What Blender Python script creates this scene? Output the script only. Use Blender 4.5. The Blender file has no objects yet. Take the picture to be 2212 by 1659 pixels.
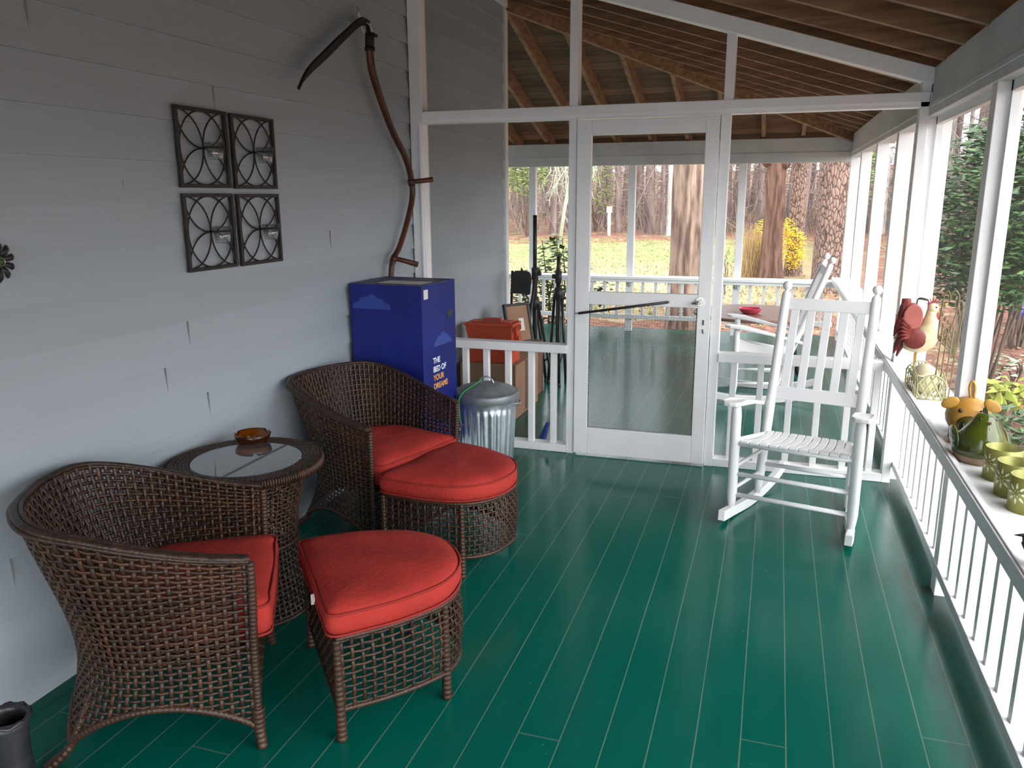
import bpy, math, random
from math import sin, cos, pi, radians, sqrt
from mathutils import Vector, Matrix
random.seed(7)
sc = bpy.context.scene
COL = sc.collection

# ------------------------------------------------------------------ materials
def mat(name, col, rough=.6, metal=0., col2=None, nscale=8., bump=0., bscale=60., stretch=(1, 1, 1), island=None,
        coat=0., trans=0., ior=1.45, detail=4., contrast=(.35, .65), obj=True):
    m = bpy.data.materials.new(name); m.use_nodes = True
    nt = m.node_tree; N = nt.nodes; L = nt.links
    b = N['Principled BSDF']
    b.inputs['Roughness'].default_value = rough; b.inputs['Metallic'].default_value = metal
    b.inputs['Base Color'].default_value = (*col, 1)
    b.inputs['Coat Weight'].default_value = coat
    b.inputs['Transmission Weight'].default_value = trans; b.inputs['IOR'].default_value = ior
    tc = N.new('ShaderNodeTexCoord'); mp = N.new('ShaderNodeMapping')
    L.new(tc.outputs['Object'], mp.inputs['Vector']); mp.inputs['Scale'].default_value = stretch
    last = None
    if col2 is not None:
        nz = N.new('ShaderNodeTexNoise'); nz.inputs['Scale'].default_value = nscale; nz.inputs['Detail'].default_value = detail
        L.new(mp.outputs['Vector'], nz.inputs['Vector'])
        cr = N.new('ShaderNodeValToRGB')
        cr.color_ramp.elements[0].position = contrast[0]; cr.color_ramp.elements[1].position = contrast[1]
        cr.color_ramp.elements[0].color = (*col, 1); cr.color_ramp.elements[1].color = (*col2, 1)
        L.new(nz.outputs['Fac'], cr.inputs['Fac']); last = cr.outputs['Color']
    if island is not None:
        ge = N.new('ShaderNodeNewGeometry'); c2 = N.new('ShaderNodeValToRGB')
        els = c2.color_ramp.elements
        els[0].color = (*island[0], 1); els[1].color = (*island[-1], 1)
        for k, c in enumerate(island[1:-1]):
            e = els.new((k + 1) / (len(island) - 1)); e.color = (*c, 1)
        L.new(ge.outputs['Random Per Island'], c2.inputs['Fac'])
        if last is not None:
            mx = N.new('ShaderNodeMix'); mx.data_type = 'RGBA'; mx.inputs['Factor'].default_value = .5
            L.new(last, mx.inputs['A']); L.new(c2.outputs['Color'], mx.inputs['B']); last = mx.outputs['Result']
        else:
            last = c2.outputs['Color']
    if last is not None:
        L.new(last, b.inputs['Base Color'])
    if bump:
        n2 = N.new('ShaderNodeTexNoise'); n2.inputs['Scale'].default_value = bscale; n2.inputs['Detail'].default_value = 5
        L.new(mp.outputs['Vector'], n2.inputs['Vector'])
        bp = N.new('ShaderNodeBump'); bp.inputs['Strength'].default_value = bump; bp.inputs['Distance'].default_value = .01
        L.new(n2.outputs['Fac'], bp.inputs['Height']); L.new(bp.outputs['Normal'], b.inputs['Normal'])
    return m

def screen_mat(name, fac, col):
    m = bpy.data.materials.new(name); m.use_nodes = True
    nt = m.node_tree; N = nt.nodes; L = nt.links
    N.remove(N['Principled BSDF'])
    t = N.new('ShaderNodeBsdfTransparent'); d = N.new('ShaderNodeBsdfDiffuse'); d.inputs['Color'].default_value = (*col, 1)
    mx = N.new('ShaderNodeMixShader')
    tc = N.new('ShaderNodeTexCoord'); nz = N.new('ShaderNodeTexNoise'); nz.inputs['Scale'].default_value = 3.
    L.new(tc.outputs['Object'], nz.inputs['Vector'])
    mr = N.new('ShaderNodeMapRange'); mr.inputs['From Min'].default_value = .3; mr.inputs['From Max'].default_value = .7
    mr.inputs['To Min'].default_value = fac * .75; mr.inputs['To Max'].default_value = fac * 1.25
    L.new(nz.outputs['Fac'], mr.inputs['Value']); L.new(mr.outputs['Result'], mx.inputs['Fac'])
    L.new(t.outputs[0], mx.inputs[1]); L.new(d.outputs[0], mx.inputs[2])
    L.new(mx.outputs[0], N['Material Output'].inputs['Surface'])
    return m

W = mat('white_paint', (.86, .865, .87), .42, col2=(.78, .79, .80), nscale=5, bump=.12, bscale=40, contrast=(.3, .8))
SIDING = mat('grey_siding_paint', (.365, .415, .455), .55, col2=(.328, .373, .412), nscale=3, bump=.25, bscale=14, stretch=(1, .35, 3), island=[(.345, .392, .43), (.385, .438, .48), (.355, .403, .443), (.372, .423, .463)])
GREYPAINT = mat('pale_grey_paint', (.60, .62, .62), .5, col2=(.52, .54, .54), nscale=4)
SEAM = mat('siding_joint', (.2, .21, .22), .8)
RAFTER = mat('rafter_pine', (.34, .20, .105), .65, col2=(.20, .11, .056), nscale=4, stretch=(1, 1, 9), bump=.3, bscale=25)
RAFTER_Y = mat('jack_rafter_pine', (.36, .21, .11), .65, col2=(.21, .115, .06), nscale=5, stretch=(6, 1, 6), bump=.3, bscale=25)
BLACK = mat('black_metal', (.012, .011, .012), .38, col2=(.03, .026, .026), nscale=30)
BLACKPL = mat('black_plastic', (.02, .021, .024), .5, col2=(.035, .036, .04), nscale=12)
IRON = mat('dark_bronze_iron', (.014, .011, .010), .5, col2=(.03, .022, .018), nscale=20)
WICK = mat('brown_wicker', (.03, .016, .010), .38, island=[(.013, .008, .007), (.038, .022, .016), (.070, .029, .013), (.022, .014, .012), (.105, .041, .014)],
           col2=(.058, .029, .018), nscale=12, bump=.2, bscale=150)
WICKD = mat('dark_wicker_band', (.022, .012, .009), .38, col2=(.05, .026, .017), nscale=35, bump=.4, bscale=90)
DECKM = mat('dark_seat_deck', (.025, .017, .013), .8)
RED = mat('red_cushion_cloth', (.43, .030, .021), .85, col2=(.32, .021, .015), nscale=6, bump=.35, bscale=70, contrast=(.3, .75))
REDP = mat('red_piping_cloth', (.30, .022, .016), .85, bump=.2, bscale=200)
TAG = mat('white_fabric_tag', (.8, .78, .75), .8)
BLUE = mat('blue_cardboard', (.003, .010, .145), .55, col2=(.006, .017, .20), nscale=3, bump=.08, bscale=12)
BLUETOP = mat('worn_blue_cardboard', (.03, .035, .16), .5, col2=(.10, .10, .16), nscale=7)
CLOUD = mat('pale_blue_print', (.028, .062, .30), .5)
PRINTW = mat('white_print', (.82, .84, .88), .5)
PRINTO = mat('orange_print', (.85, .38, .07), .5)
LABEL = mat('paper_label', (.75, .74, .70), .7)
CARD = mat('brown_cardboard', (.36, .21, .125), .8, col2=(.30, .17, .10), nscale=5)
CARDD = mat('dark_cardboard', (.17, .09, .06), .8, col2=(.13, .07, .05), nscale=5)
ORANGE = mat('orange_plastic', (.62, .075, .018), .45, col2=(.54, .06, .015), nscale=6)
SNATH = mat('scythe_handle_wood', (.115, .036, .017), .4, col2=(.05, .018, .010), nscale=9, stretch=(1, 1, .25), bump=.15, bscale=30)
RUST = mat('rusty_iron', (.014, .011, .010), .6, metal=.3, col2=(.036, .023, .018), nscale=25, bump=.5, bscale=60)
GLASS = mat('clear_glass', (.95, .97, .97), .03, trans=1., ior=1.45)
def thin_glass():
    m = bpy.data.materials.new('thin_clear_glass'); m.use_nodes = True
    nt = m.node_tree; N = nt.nodes; L = nt.links; N.remove(N['Principled BSDF'])
    t = N.new('ShaderNodeBsdfTransparent'); t.inputs['Color'].default_value = (.90, .92, .92, 1)
    g = N.new('ShaderNodeBsdfGlossy'); g.inputs['Roughness'].default_value = .08
    lw = N.new('ShaderNodeLayerWeight'); lw.inputs['Blend'].default_value = .35
    mr = N.new('ShaderNodeMapRange'); mr.inputs['To Min'].default_value = .08; mr.inputs['To Max'].default_value = .55
    L.new(lw.outputs['Facing'], mr.inputs['Value'])
    mx = N.new('ShaderNodeMixShader'); L.new(mr.outputs[0], mx.inputs['Fac']); L.new(t.outputs[0], mx.inputs[1]); L.new(g.outputs[0], mx.inputs[2])
    L.new(mx.outputs[0], N['Material Output'].inputs['Surface']); return m
TGLASS = thin_glass()
CHROME = mat('nickel', (.62, .60, .55), .22, metal=1.)
STRING = mat('white_string', (.8, .8, .78), .8)
AMBER = mat('amber_glass', (.42, .11, .006), .05, trans=.95, ior=1.5)
BUTT = mat('cigarette_paper', (.8, .76, .68), .8)
SAND = mat('terracotta', (.4, .13, .07), .7)
WPAINT = mat('white_chair_paint', (.86, .865, .87), .38, col2=(.79, .80, .81), nscale=4)
BROWNT = mat('brown_laminate', (.26, .14, .09), .35, col2=(.22, .115, .075), nscale=4)
PINKB = mat('pink_ceramic', (.5, .05, .09), .25)
LEATHER = mat('black_leather', (.018, .018, .021), .3, col2=(.035, .035, .04), nscale=10, bump=.6, bscale=14)
GREENP = mat('green_cord_cover', (.03, .33, .10), .5)
CREAM = mat('cream_wire_paint', (.44, .43, .22), .5, col2=(.30, .28, .14), nscale=30)
TRELM = mat('bronze_wire', (.13, .11, .055), .45, col2=(.22, .19, .09), nscale=25)
GOURD = mat('cream_ceramic', (.74, .68, .46), .5, col2=(.60, .52, .33), nscale=9)
YELLOW = mat('yellow_painted_tin', (.52, .30, .045), .45, col2=(.36, .16, .03), nscale=7)
STRIPE = mat('dark_olive_stripe', (.05, .05, .012), .4)
HENG = mat('green_glaze', (.10, .125, .008), .12, col2=(.035, .05, .008), nscale=6, coat=.5)
HENB = mat('bare_stoneware', (.32, .22, .14), .7)
TIN = mat('olive_tin', (.29, .29, .085), .35, metal=.3, col2=(.24, .235, .06), nscale=6)
PETAL = mat('lit_cutout_petal', (.80, .78, .55), .6)  # pale colour stands in for light showing through the petal cut-outs
COPPER = mat('copper_hook', (.4, .14, .05), .35, metal=.8)
ROOR = mat('barn_red_tin', (.22, .032, .025), .5, col2=(.12, .016, .016), nscale=18)
ROOC = mat('cream_tin', (.72, .66, .46), .5, col2=(.58, .45, .24), nscale=10)
ROOP = mat('dusty_pink_tin', (.46, .14, .11), .6, col2=(.38, .11, .09), nscale=10)
ROOY = mat('ochre_tin', (.50, .27, .05), .5)
ROORED = mat('comb_red', (.30, .012, .012), .5)
BIRDM = mat('dark_bird_paint', (.04, .035, .03), .4, col2=(.10, .055, .03), nscale=12)
BIRDO = mat('rust_bird_paint', (.30, .09, .03), .5)
SHRUBM = mat('shrub_leaf', (.035, .085, .018), .35, island=[(.02, .055, .010), (.05, .11, .022), (.12, .17, .035)])
RHODO = mat('rhododendron_leaf', (.03, .08, .02), .3, island=[(.018, .05, .014), (.035, .09, .022), (.10, .19, .055)])
FORS = mat('yellow_blossom', (.85, .62, .02), .6, island=[(.80, .52, .01), (.95, .75, .04)])
DRY = mat('dry_grass_blade', (.5, .36, .18), .8, island=[(.38, .24, .10), (.62, .46, .24)])
TWIG = mat('bare_twig', (.2, .15, .12), .85, island=[(.13, .09, .078), (.28, .215, .18), (.42, .36, .30)])
LICHEN = mat('lichen_twig', (.42, .45, .33), .85)
PINE = mat('pine_needle_tuft', (.16, .24, .05), .7, island=[(.11, .18, .04), (.26, .32, .10)])
LEAFLIT = mat('fallen_leaf', (.33, .15, .08), .75, island=[(.15, .055, .03), (.26, .105, .055), (.36, .18, .11), (.12, .065, .03)])
GRASSM = mat('grass_blade', (.30, .38, .12), .7, island=[(.15, .21, .06), (.28, .27, .11), (.38, .31, .17)])
GAZE = mat('blue_gazing_glass', (.04, .10, .65), .1, metal=.5, col2=(.25, .08, .55), nscale=6)
BARK1 = mat('cedar_bark', (.30, .215, .16), .9, col2=(.085, .052, .040), nscale=13, stretch=(1, 1, .14), bump=1., bscale=40, detail=8., contrast=(.38, .62))
BARK2 = mat('red_cedar_bark', (.19, .105, .075), .9, col2=(.065, .033, .023), nscale=13, stretch=(1, 1, .14), bump=1., bscale=40, detail=8., contrast=(.38, .62))
FARBARK = mat('wood_bark', (.25, .185, .17), .9, col2=(.12, .086, .08), nscale=4, stretch=(1, 1, .2), detail=5)
PALEBARK = mat('pale_beech_bark', (.42, .41, .39), .8, col2=(.30, .28, .26), nscale=3)
NAIL = mat('cobweb_grey', (.5, .5, .48), .9)

def pine_bark():
    m = mat('plated_pine_bark', (.32, .22, .18), .9)
    nt = m.node_tree; N = nt.nodes; L = nt.links; b = N['Principled BSDF']
    tc = N.new('ShaderNodeTexCoord'); mp = N.new('ShaderNodeMapping'); mp.inputs['Scale'].default_value = (1, 1, .35)
    L.new(tc.outputs['Object'], mp.inputs['Vector'])
    nz = N.new('ShaderNodeTexNoise'); nz.inputs['Scale'].default_value = 5
    ad = N.new('ShaderNodeMix'); ad.data_type = 'VECTOR'; ad.inputs['Factor'].default_value = .12
    L.new(mp.outputs[0], nz.inputs['Vector']); L.new(mp.outputs[0], ad.inputs['A']); L.new(nz.outputs['Color'], ad.inputs['B'])
    vo = N.new('ShaderNodeTexVoronoi'); vo.feature = 'DISTANCE_TO_EDGE'; vo.inputs['Scale'].default_value = 19
    L.new(ad.outputs['Result'], vo.inputs['Vector'])
    cr = N.new('ShaderNodeValToRGB'); cr.color_ramp.elements[0].position = .02; cr.color_ramp.elements[1].position = .16
    cr.color_ramp.elements[0].color = (.05, .032, .026, 1); cr.color_ramp.elements[1].color = (.25, .165, .13, 1)
    L.new(vo.outputs['Distance'], cr.inputs['Fac']); L.new(cr.outputs['Color'], b.inputs['Base Color'])
    bp = N.new('ShaderNodeBump'); bp.inputs['Strength'].default_value = 1; bp.inputs['Distance'].default_value = .03
    L.new(vo.outputs['Distance'], bp.inputs['Height']); L.new(bp.outputs['Normal'], b.inputs['Normal'])
    return m
BARK3 = pine_bark()

def galv():
    m = mat('galvanised_steel', (.5, .56, .60), .34, metal=.85)
    nt = m.node_tree; N = nt.nodes; L = nt.links; b = N['Principled BSDF']
    tc = N.new('ShaderNodeTexCoord'); vo = N.new('ShaderNodeTexVoronoi'); vo.inputs['Scale'].default_value = 60
    L.new(tc.outputs['Object'], vo.inputs['Vector'])
    mr = N.new('ShaderNodeMapRange'); mr.inputs['To Min'].default_value = .30; mr.inputs['To Max'].default_value = .42
    L.new(vo.outputs['Color'], mr.inputs['Value']); L.new(mr.outputs['Result'], b.inputs['Roughness'])
    cr = N.new('ShaderNodeValToRGB'); cr.color_ramp.elements[0].color = (.50, .56, .61, 1); cr.color_ramp.elements[1].color = (.58, .645, .69, 1)
    L.new(vo.outputs['Color'], cr.inputs['Fac']); L.new(cr.outputs['Color'], b.inputs['Base Color'])
    return m
GALV = galv()

def math_node(N, L, op, a, b=None):
    n = N.new('ShaderNodeMath'); n.operation = op
    for i, x in enumerate((a, b)):
        if x is None: continue
        if isinstance(x, (int, float)): n.inputs[i].default_value = x
        else: L.new(x, n.inputs[i])
    return n.outputs[0]

def floor_mat():
    m = mat('green_floor_paint', (.005, .10, .075), .22)
    nt = m.node_tree; N = nt.nodes; L = nt.links; b = N['Principled BSDF']
    tc = N.new('ShaderNodeTexCoord'); sp = N.new('ShaderNodeSeparateXYZ'); L.new(tc.outputs['Object'], sp.inputs[0])
    nz0 = N.new('ShaderNodeTexNoise'); nz0.inputs['Scale'].default_value = 1.6
    L.new(tc.outputs['Object'], nz0.inputs['Vector'])
    wob = math_node(N, L, 'MULTIPLY', math_node(N, L, 'SUBTRACT', nz0.outputs['Fac'], .5), .006)
    xs = math_node(N, L, 'ADD', math_node(N, L, 'SUBTRACT', sp.outputs['X'], 2.848 - 1.3), wob)
    q = math_node(N, L, 'DIVIDE', xs, .13)
    fr = math_node(N, L, 'FRACT', q); plank = math_node(N, L, 'FLOOR', q)
    d = math_node(N, L, 'ABSOLUTE', math_node(N, L, 'SUBTRACT', fr, .5))      # .5 at the seams
    nz1 = N.new('ShaderNodeTexNoise'); nz1.inputs['Scale'].default_value = 2.2; L.new(tc.outputs['Object'], nz1.inputs['Vector'])
    wid = math_node(N, L, 'ADD', .478, math_node(N, L, 'MULTIPLY', nz1.outputs['Fac'], .016))
    seam = math_node(N, L, 'GREATER_THAN', d, wid)
    # butt joints
    wn = N.new('ShaderNodeTexWhiteNoise'); wn.noise_dimensions = '1D'; L.new(plank, wn.inputs['W'])
    yj = math_node(N, L, 'FRACT', math_node(N, L, 'ADD', math_node(N, L, 'DIVIDE', sp.outputs['Y'], 4.9), wn.outputs['Value']))
    butt = math_node(N, L, 'LESS_THAN', yj, .0012)
    anyseam = math_node(N, L, 'MAXIMUM', seam, math_node(N, L, 'MULTIPLY', butt, .5))
    # paint colour with wear
    mp = N.new('ShaderNodeMapping'); mp.inputs['Scale'].default_value = (6, 1, 1); L.new(tc.outputs['Object'], mp.inputs['Vector'])
    nz = N.new('ShaderNodeTexNoise'); nz.inputs['Scale'].default_value = 3; nz.inputs['Detail'].default_value = 6
    L.new(mp.outputs[0], nz.inputs['Vector'])
    cr = N.new('ShaderNodeValToRGB'); cr.color_ramp.elements[0].position = .2; cr.color_ramp.elements[1].position = .8
    cr.color_ramp.elements[0].color = (.0004, .092, .066, 1); cr.color_ramp.elements[1].color = (.0008, .112, .082, 1)
    L.new(nz.outputs['Fac'], cr.inputs['Fac'])
    # specks and scuffs
    vo = N.new('ShaderNodeTexVoronoi'); vo.inputs['Scale'].default_value = 14; L.new(tc.outputs['Object'], vo.inputs['Vector'])
    nz3 = N.new('ShaderNodeTexNoise'); nz3.inputs['Scale'].default_value = 3.3; L.new(tc.outputs['Object'], nz3.inputs['Vector'])
    thr = math_node(N, L, 'MULTIPLY', math_node(N, L, 'GREATER_THAN', nz3.outputs['Fac'], .56), .045)
    speck = math_node(N, L, 'LESS_THAN', vo.outputs['Distance'], thr)
    mx = N.new('ShaderNodeMix'); mx.data_type = 'RGBA'; L.new(speck, mx.inputs['Factor'])
    L.new(cr.outputs['Color'], mx.inputs['A']); mx.inputs['B'].default_value = (.06, .19, .15, 1)
    m2 = N.new('ShaderNodeMix'); m2.data_type = 'RGBA'; L.new(anyseam, m2.inputs['Factor'])
    L.new(mx.outputs['Result'], m2.inputs['A']); m2.inputs['B'].default_value = (.12, .19, .15, 1)  # paler seam colour stands in for highlights between the boards
    # floor colour darkens along the outer edge under the rail
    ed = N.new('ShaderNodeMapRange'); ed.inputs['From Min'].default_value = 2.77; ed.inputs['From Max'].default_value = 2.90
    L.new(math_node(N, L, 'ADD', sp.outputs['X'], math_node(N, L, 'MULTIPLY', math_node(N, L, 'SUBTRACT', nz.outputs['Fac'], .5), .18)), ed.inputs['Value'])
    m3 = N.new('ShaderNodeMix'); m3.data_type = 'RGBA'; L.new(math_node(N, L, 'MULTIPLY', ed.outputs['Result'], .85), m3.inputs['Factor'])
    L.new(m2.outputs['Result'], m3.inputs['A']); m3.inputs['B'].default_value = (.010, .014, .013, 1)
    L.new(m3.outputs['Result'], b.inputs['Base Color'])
    rr = N.new('ShaderNodeMapRange'); rr.inputs['To Min'].default_value = .15; rr.inputs['To Max'].default_value = .25
    L.new(nz.outputs['Fac'], rr.inputs['Value']); L.new(rr.outputs['Result'], b.inputs['Roughness'])
    h = math_node(N, L, 'SUBTRACT', math_node(N, L, 'MULTIPLY', nz.outputs['Fac'], .25), anyseam)
    bp = N.new('ShaderNodeBump'); bp.inputs['Strength'].default_value = .10; bp.inputs['Distance'].default_value = .006; b.inputs['Specular IOR Level'].default_value = .25
    L.new(h, bp.inputs['Height']); L.new(bp.outputs['Normal'], b.inputs['Normal'])
    return m
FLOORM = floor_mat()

def planks_mat(name, axis, pitch, c1, c2):
    m = mat(name, c1, .7)
    nt = m.node_tree; N = nt.nodes; L = nt.links; b = N['Principled BSDF']
    tc = N.new('ShaderNodeTexCoord'); sp = N.new('ShaderNodeSeparateXYZ'); L.new(tc.outputs['Object'], sp.inputs[0])
    q = math_node(N, L, 'DIVIDE', sp.outputs[axis], pitch)
    fr = math_node(N, L, 'FRACT', q); pl = math_node(N, L, 'FLOOR', q)
    wn = N.new('ShaderNodeTexWhiteNoise'); wn.noise_dimensions = '1D'; L.new(pl, wn.inputs['W'])
    mp = N.new('ShaderNodeMapping'); mp.inputs['Scale'].default_value = (1, 9, 1) if axis == 'Y' else (9, 1, 1)
    L.new(tc.outputs['Object'], mp.inputs['Vector'])
    nz = N.new('ShaderNodeTexNoise'); nz.inputs['Scale'].default_value = 2.5; nz.inputs['Detail'].default_value = 6
    L.new(mp.outputs[0], nz.inputs['Vector'])
    f = math_node(N, L, 'ADD', math_node(N, L, 'MULTIPLY', nz.outputs['Fac'], .75), math_node(N, L, 'MULTIPLY', wn.outputs['Value'], .3))
    cr = N.new('ShaderNodeValToRGB'); cr.color_ramp.elements[0].position = .3; cr.color_ramp.elements[1].position = .75
    cr.color_ramp.elements[0].color = (*c2, 1); cr.color_ramp.elements[1].color = (*c1, 1)
    L.new(f, cr.inputs['Fac'])
    gap = math_node(N, L, 'LESS_THAN', fr, .04)
    mx = N.new('ShaderNodeMix'); mx.data_type = 'RGBA'; L.new(gap, mx.inputs['Factor'])
    L.new(cr.outputs['Color'], mx.inputs['A']); mx.inputs['B'].default_value = (.03, .016, .01, 1)
    L.new(mx.outputs['Result'], b.inputs['Base Color'])
    return m
DECKX = planks_mat('roof_plank_x', 'Y', .14, (.23, .135, .07), (.10, .056, .03))
DECKY = planks_mat('roof_plank_y', 'Y', .14, (.27, .16, .085), (.11, .062, .034))

def ground_mat():
    m = mat('lawn_and_leaf_litter', (.3, .3, .1), .95)
    nt = m.node_tree; N = nt.nodes; L = nt.links; b = N['Principled BSDF']
    tc = N.new('ShaderNodeTexCoord'); sp = N.new('ShaderNodeSeparateXYZ'); L.new(tc.outputs['Object'], sp.inputs[0])
    def nz(s, d=5):
        n = N.new('ShaderNodeTexNoise'); n.inputs['Scale'].default_value = s; n.inputs['Detail'].default_value = d
        L.new(tc.outputs['Object'], n.inputs['Vector']); return n.outputs['Fac']
    def ramp(f, p0, p1, c0, c1):
        r = N.new('ShaderNodeValToRGB'); r.color_ramp.elements[0].position = p0; r.color_ramp.elements[1].position = p1
        r.color_ramp.elements[0].color = (*c0, 1); r.color_ramp.elements[1].color = (*c1, 1); L.new(f, r.inputs['Fac']); return r.outputs['Color']
    leaf = ramp(nz(7, 8), .35, .65, (.095, .036, .021), (.25, .115, .072))
    green = ramp(nz(3.5, 7), .38, .62, (.12, .18, .045), (.25, .25, .10))
    pale = ramp(nz(6, 8), .35, .65, (.25, .195, .095), (.42, .32, .20))
    mg = N.new('ShaderNodeMix'); mg.data_type = 'RGBA'
    # greener band 24..36 m out
    yb = N.new('ShaderNodeMapRange'); yb.inputs['From Min'].default_value = 22; yb.inputs['From Max'].default_value = 28
    L.new(sp.outputs['Y'], yb.inputs['Value'])
    gf = math_node(N, L, 'ADD', math_node(N, L, 'MULTIPLY', yb.outputs['Result'], .75), math_node(N, L, 'SUBTRACT', nz(.9), .4))
    gf = math_node(N, L, 'MINIMUM', math_node(N, L, 'MAXIMUM', gf, 0.), 1.)
    L.new(gf, mg.inputs['Factor']); L.new(pale, mg.inputs['A']); L.new(green, mg.inputs['B'])
    # lawn mask: y between 14 and 38, x below 1.5 (noisy border)
    n1 = math_node(N, L, 'MULTIPLY', math_node(N, L, 'SUBTRACT', nz(.45), .5), 9.)
    yy = math_node(N, L, 'ADD', math_node(N, L, 'SUBTRACT', sp.outputs['Y'], math_node(N, L, 'MULTIPLY', sp.outputs['X'], .25)), n1)
    a1 = N.new('ShaderNodeMapRange'); a1.inputs['From Min'].default_value = 14; a1.inputs['From Max'].default_value = 17; L.new(yy, a1.inputs['Value'])
    a2 = N.new('ShaderNodeMapRange'); a2.inputs['From Min'].default_value = 37; a2.inputs['From Max'].default_value = 34; L.new(yy, a2.inputs['Value'])
    a3 = N.new('ShaderNodeMapRange'); a3.inputs['From Min'].default_value = 5; a3.inputs['From Max'].default_value = 1.5
    L.new(math_node(N, L, 'ADD', sp.outputs['X'], math_node(N, L, 'MULTIPLY', n1, .2)), a3.inputs['Value'])
    mask = math_node(N, L, 'MULTIPLY', math_node(N, L, 'MULTIPLY', a1.outputs[0], a2.outputs[0]), a3.outputs[0])
    patch = math_node(N, L, 'MULTIPLY', math_node(N, L, 'GREATER_THAN', nz(1.3, 7), .58), .7)
    mask = math_node(N, L, 'MAXIMUM', mask, patch)
    mx = N.new('ShaderNodeMix'); mx.data_type = 'RGBA'; L.new(mask, mx.inputs['Factor'])
    L.new(leaf, mx.inputs['A']); L.new(mg.outputs['Result'], mx.inputs['B'])
    L.new(mx.outputs['Result'], b.inputs['Base Color'])
    return m
GROUND = ground_mat()
SCREEN = screen_mat('insect_screen', .10, (.05, .05, .048))
SCREEND = screen_mat('dusty_clear_sheet', .24, (.36, .34, .33))

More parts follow.
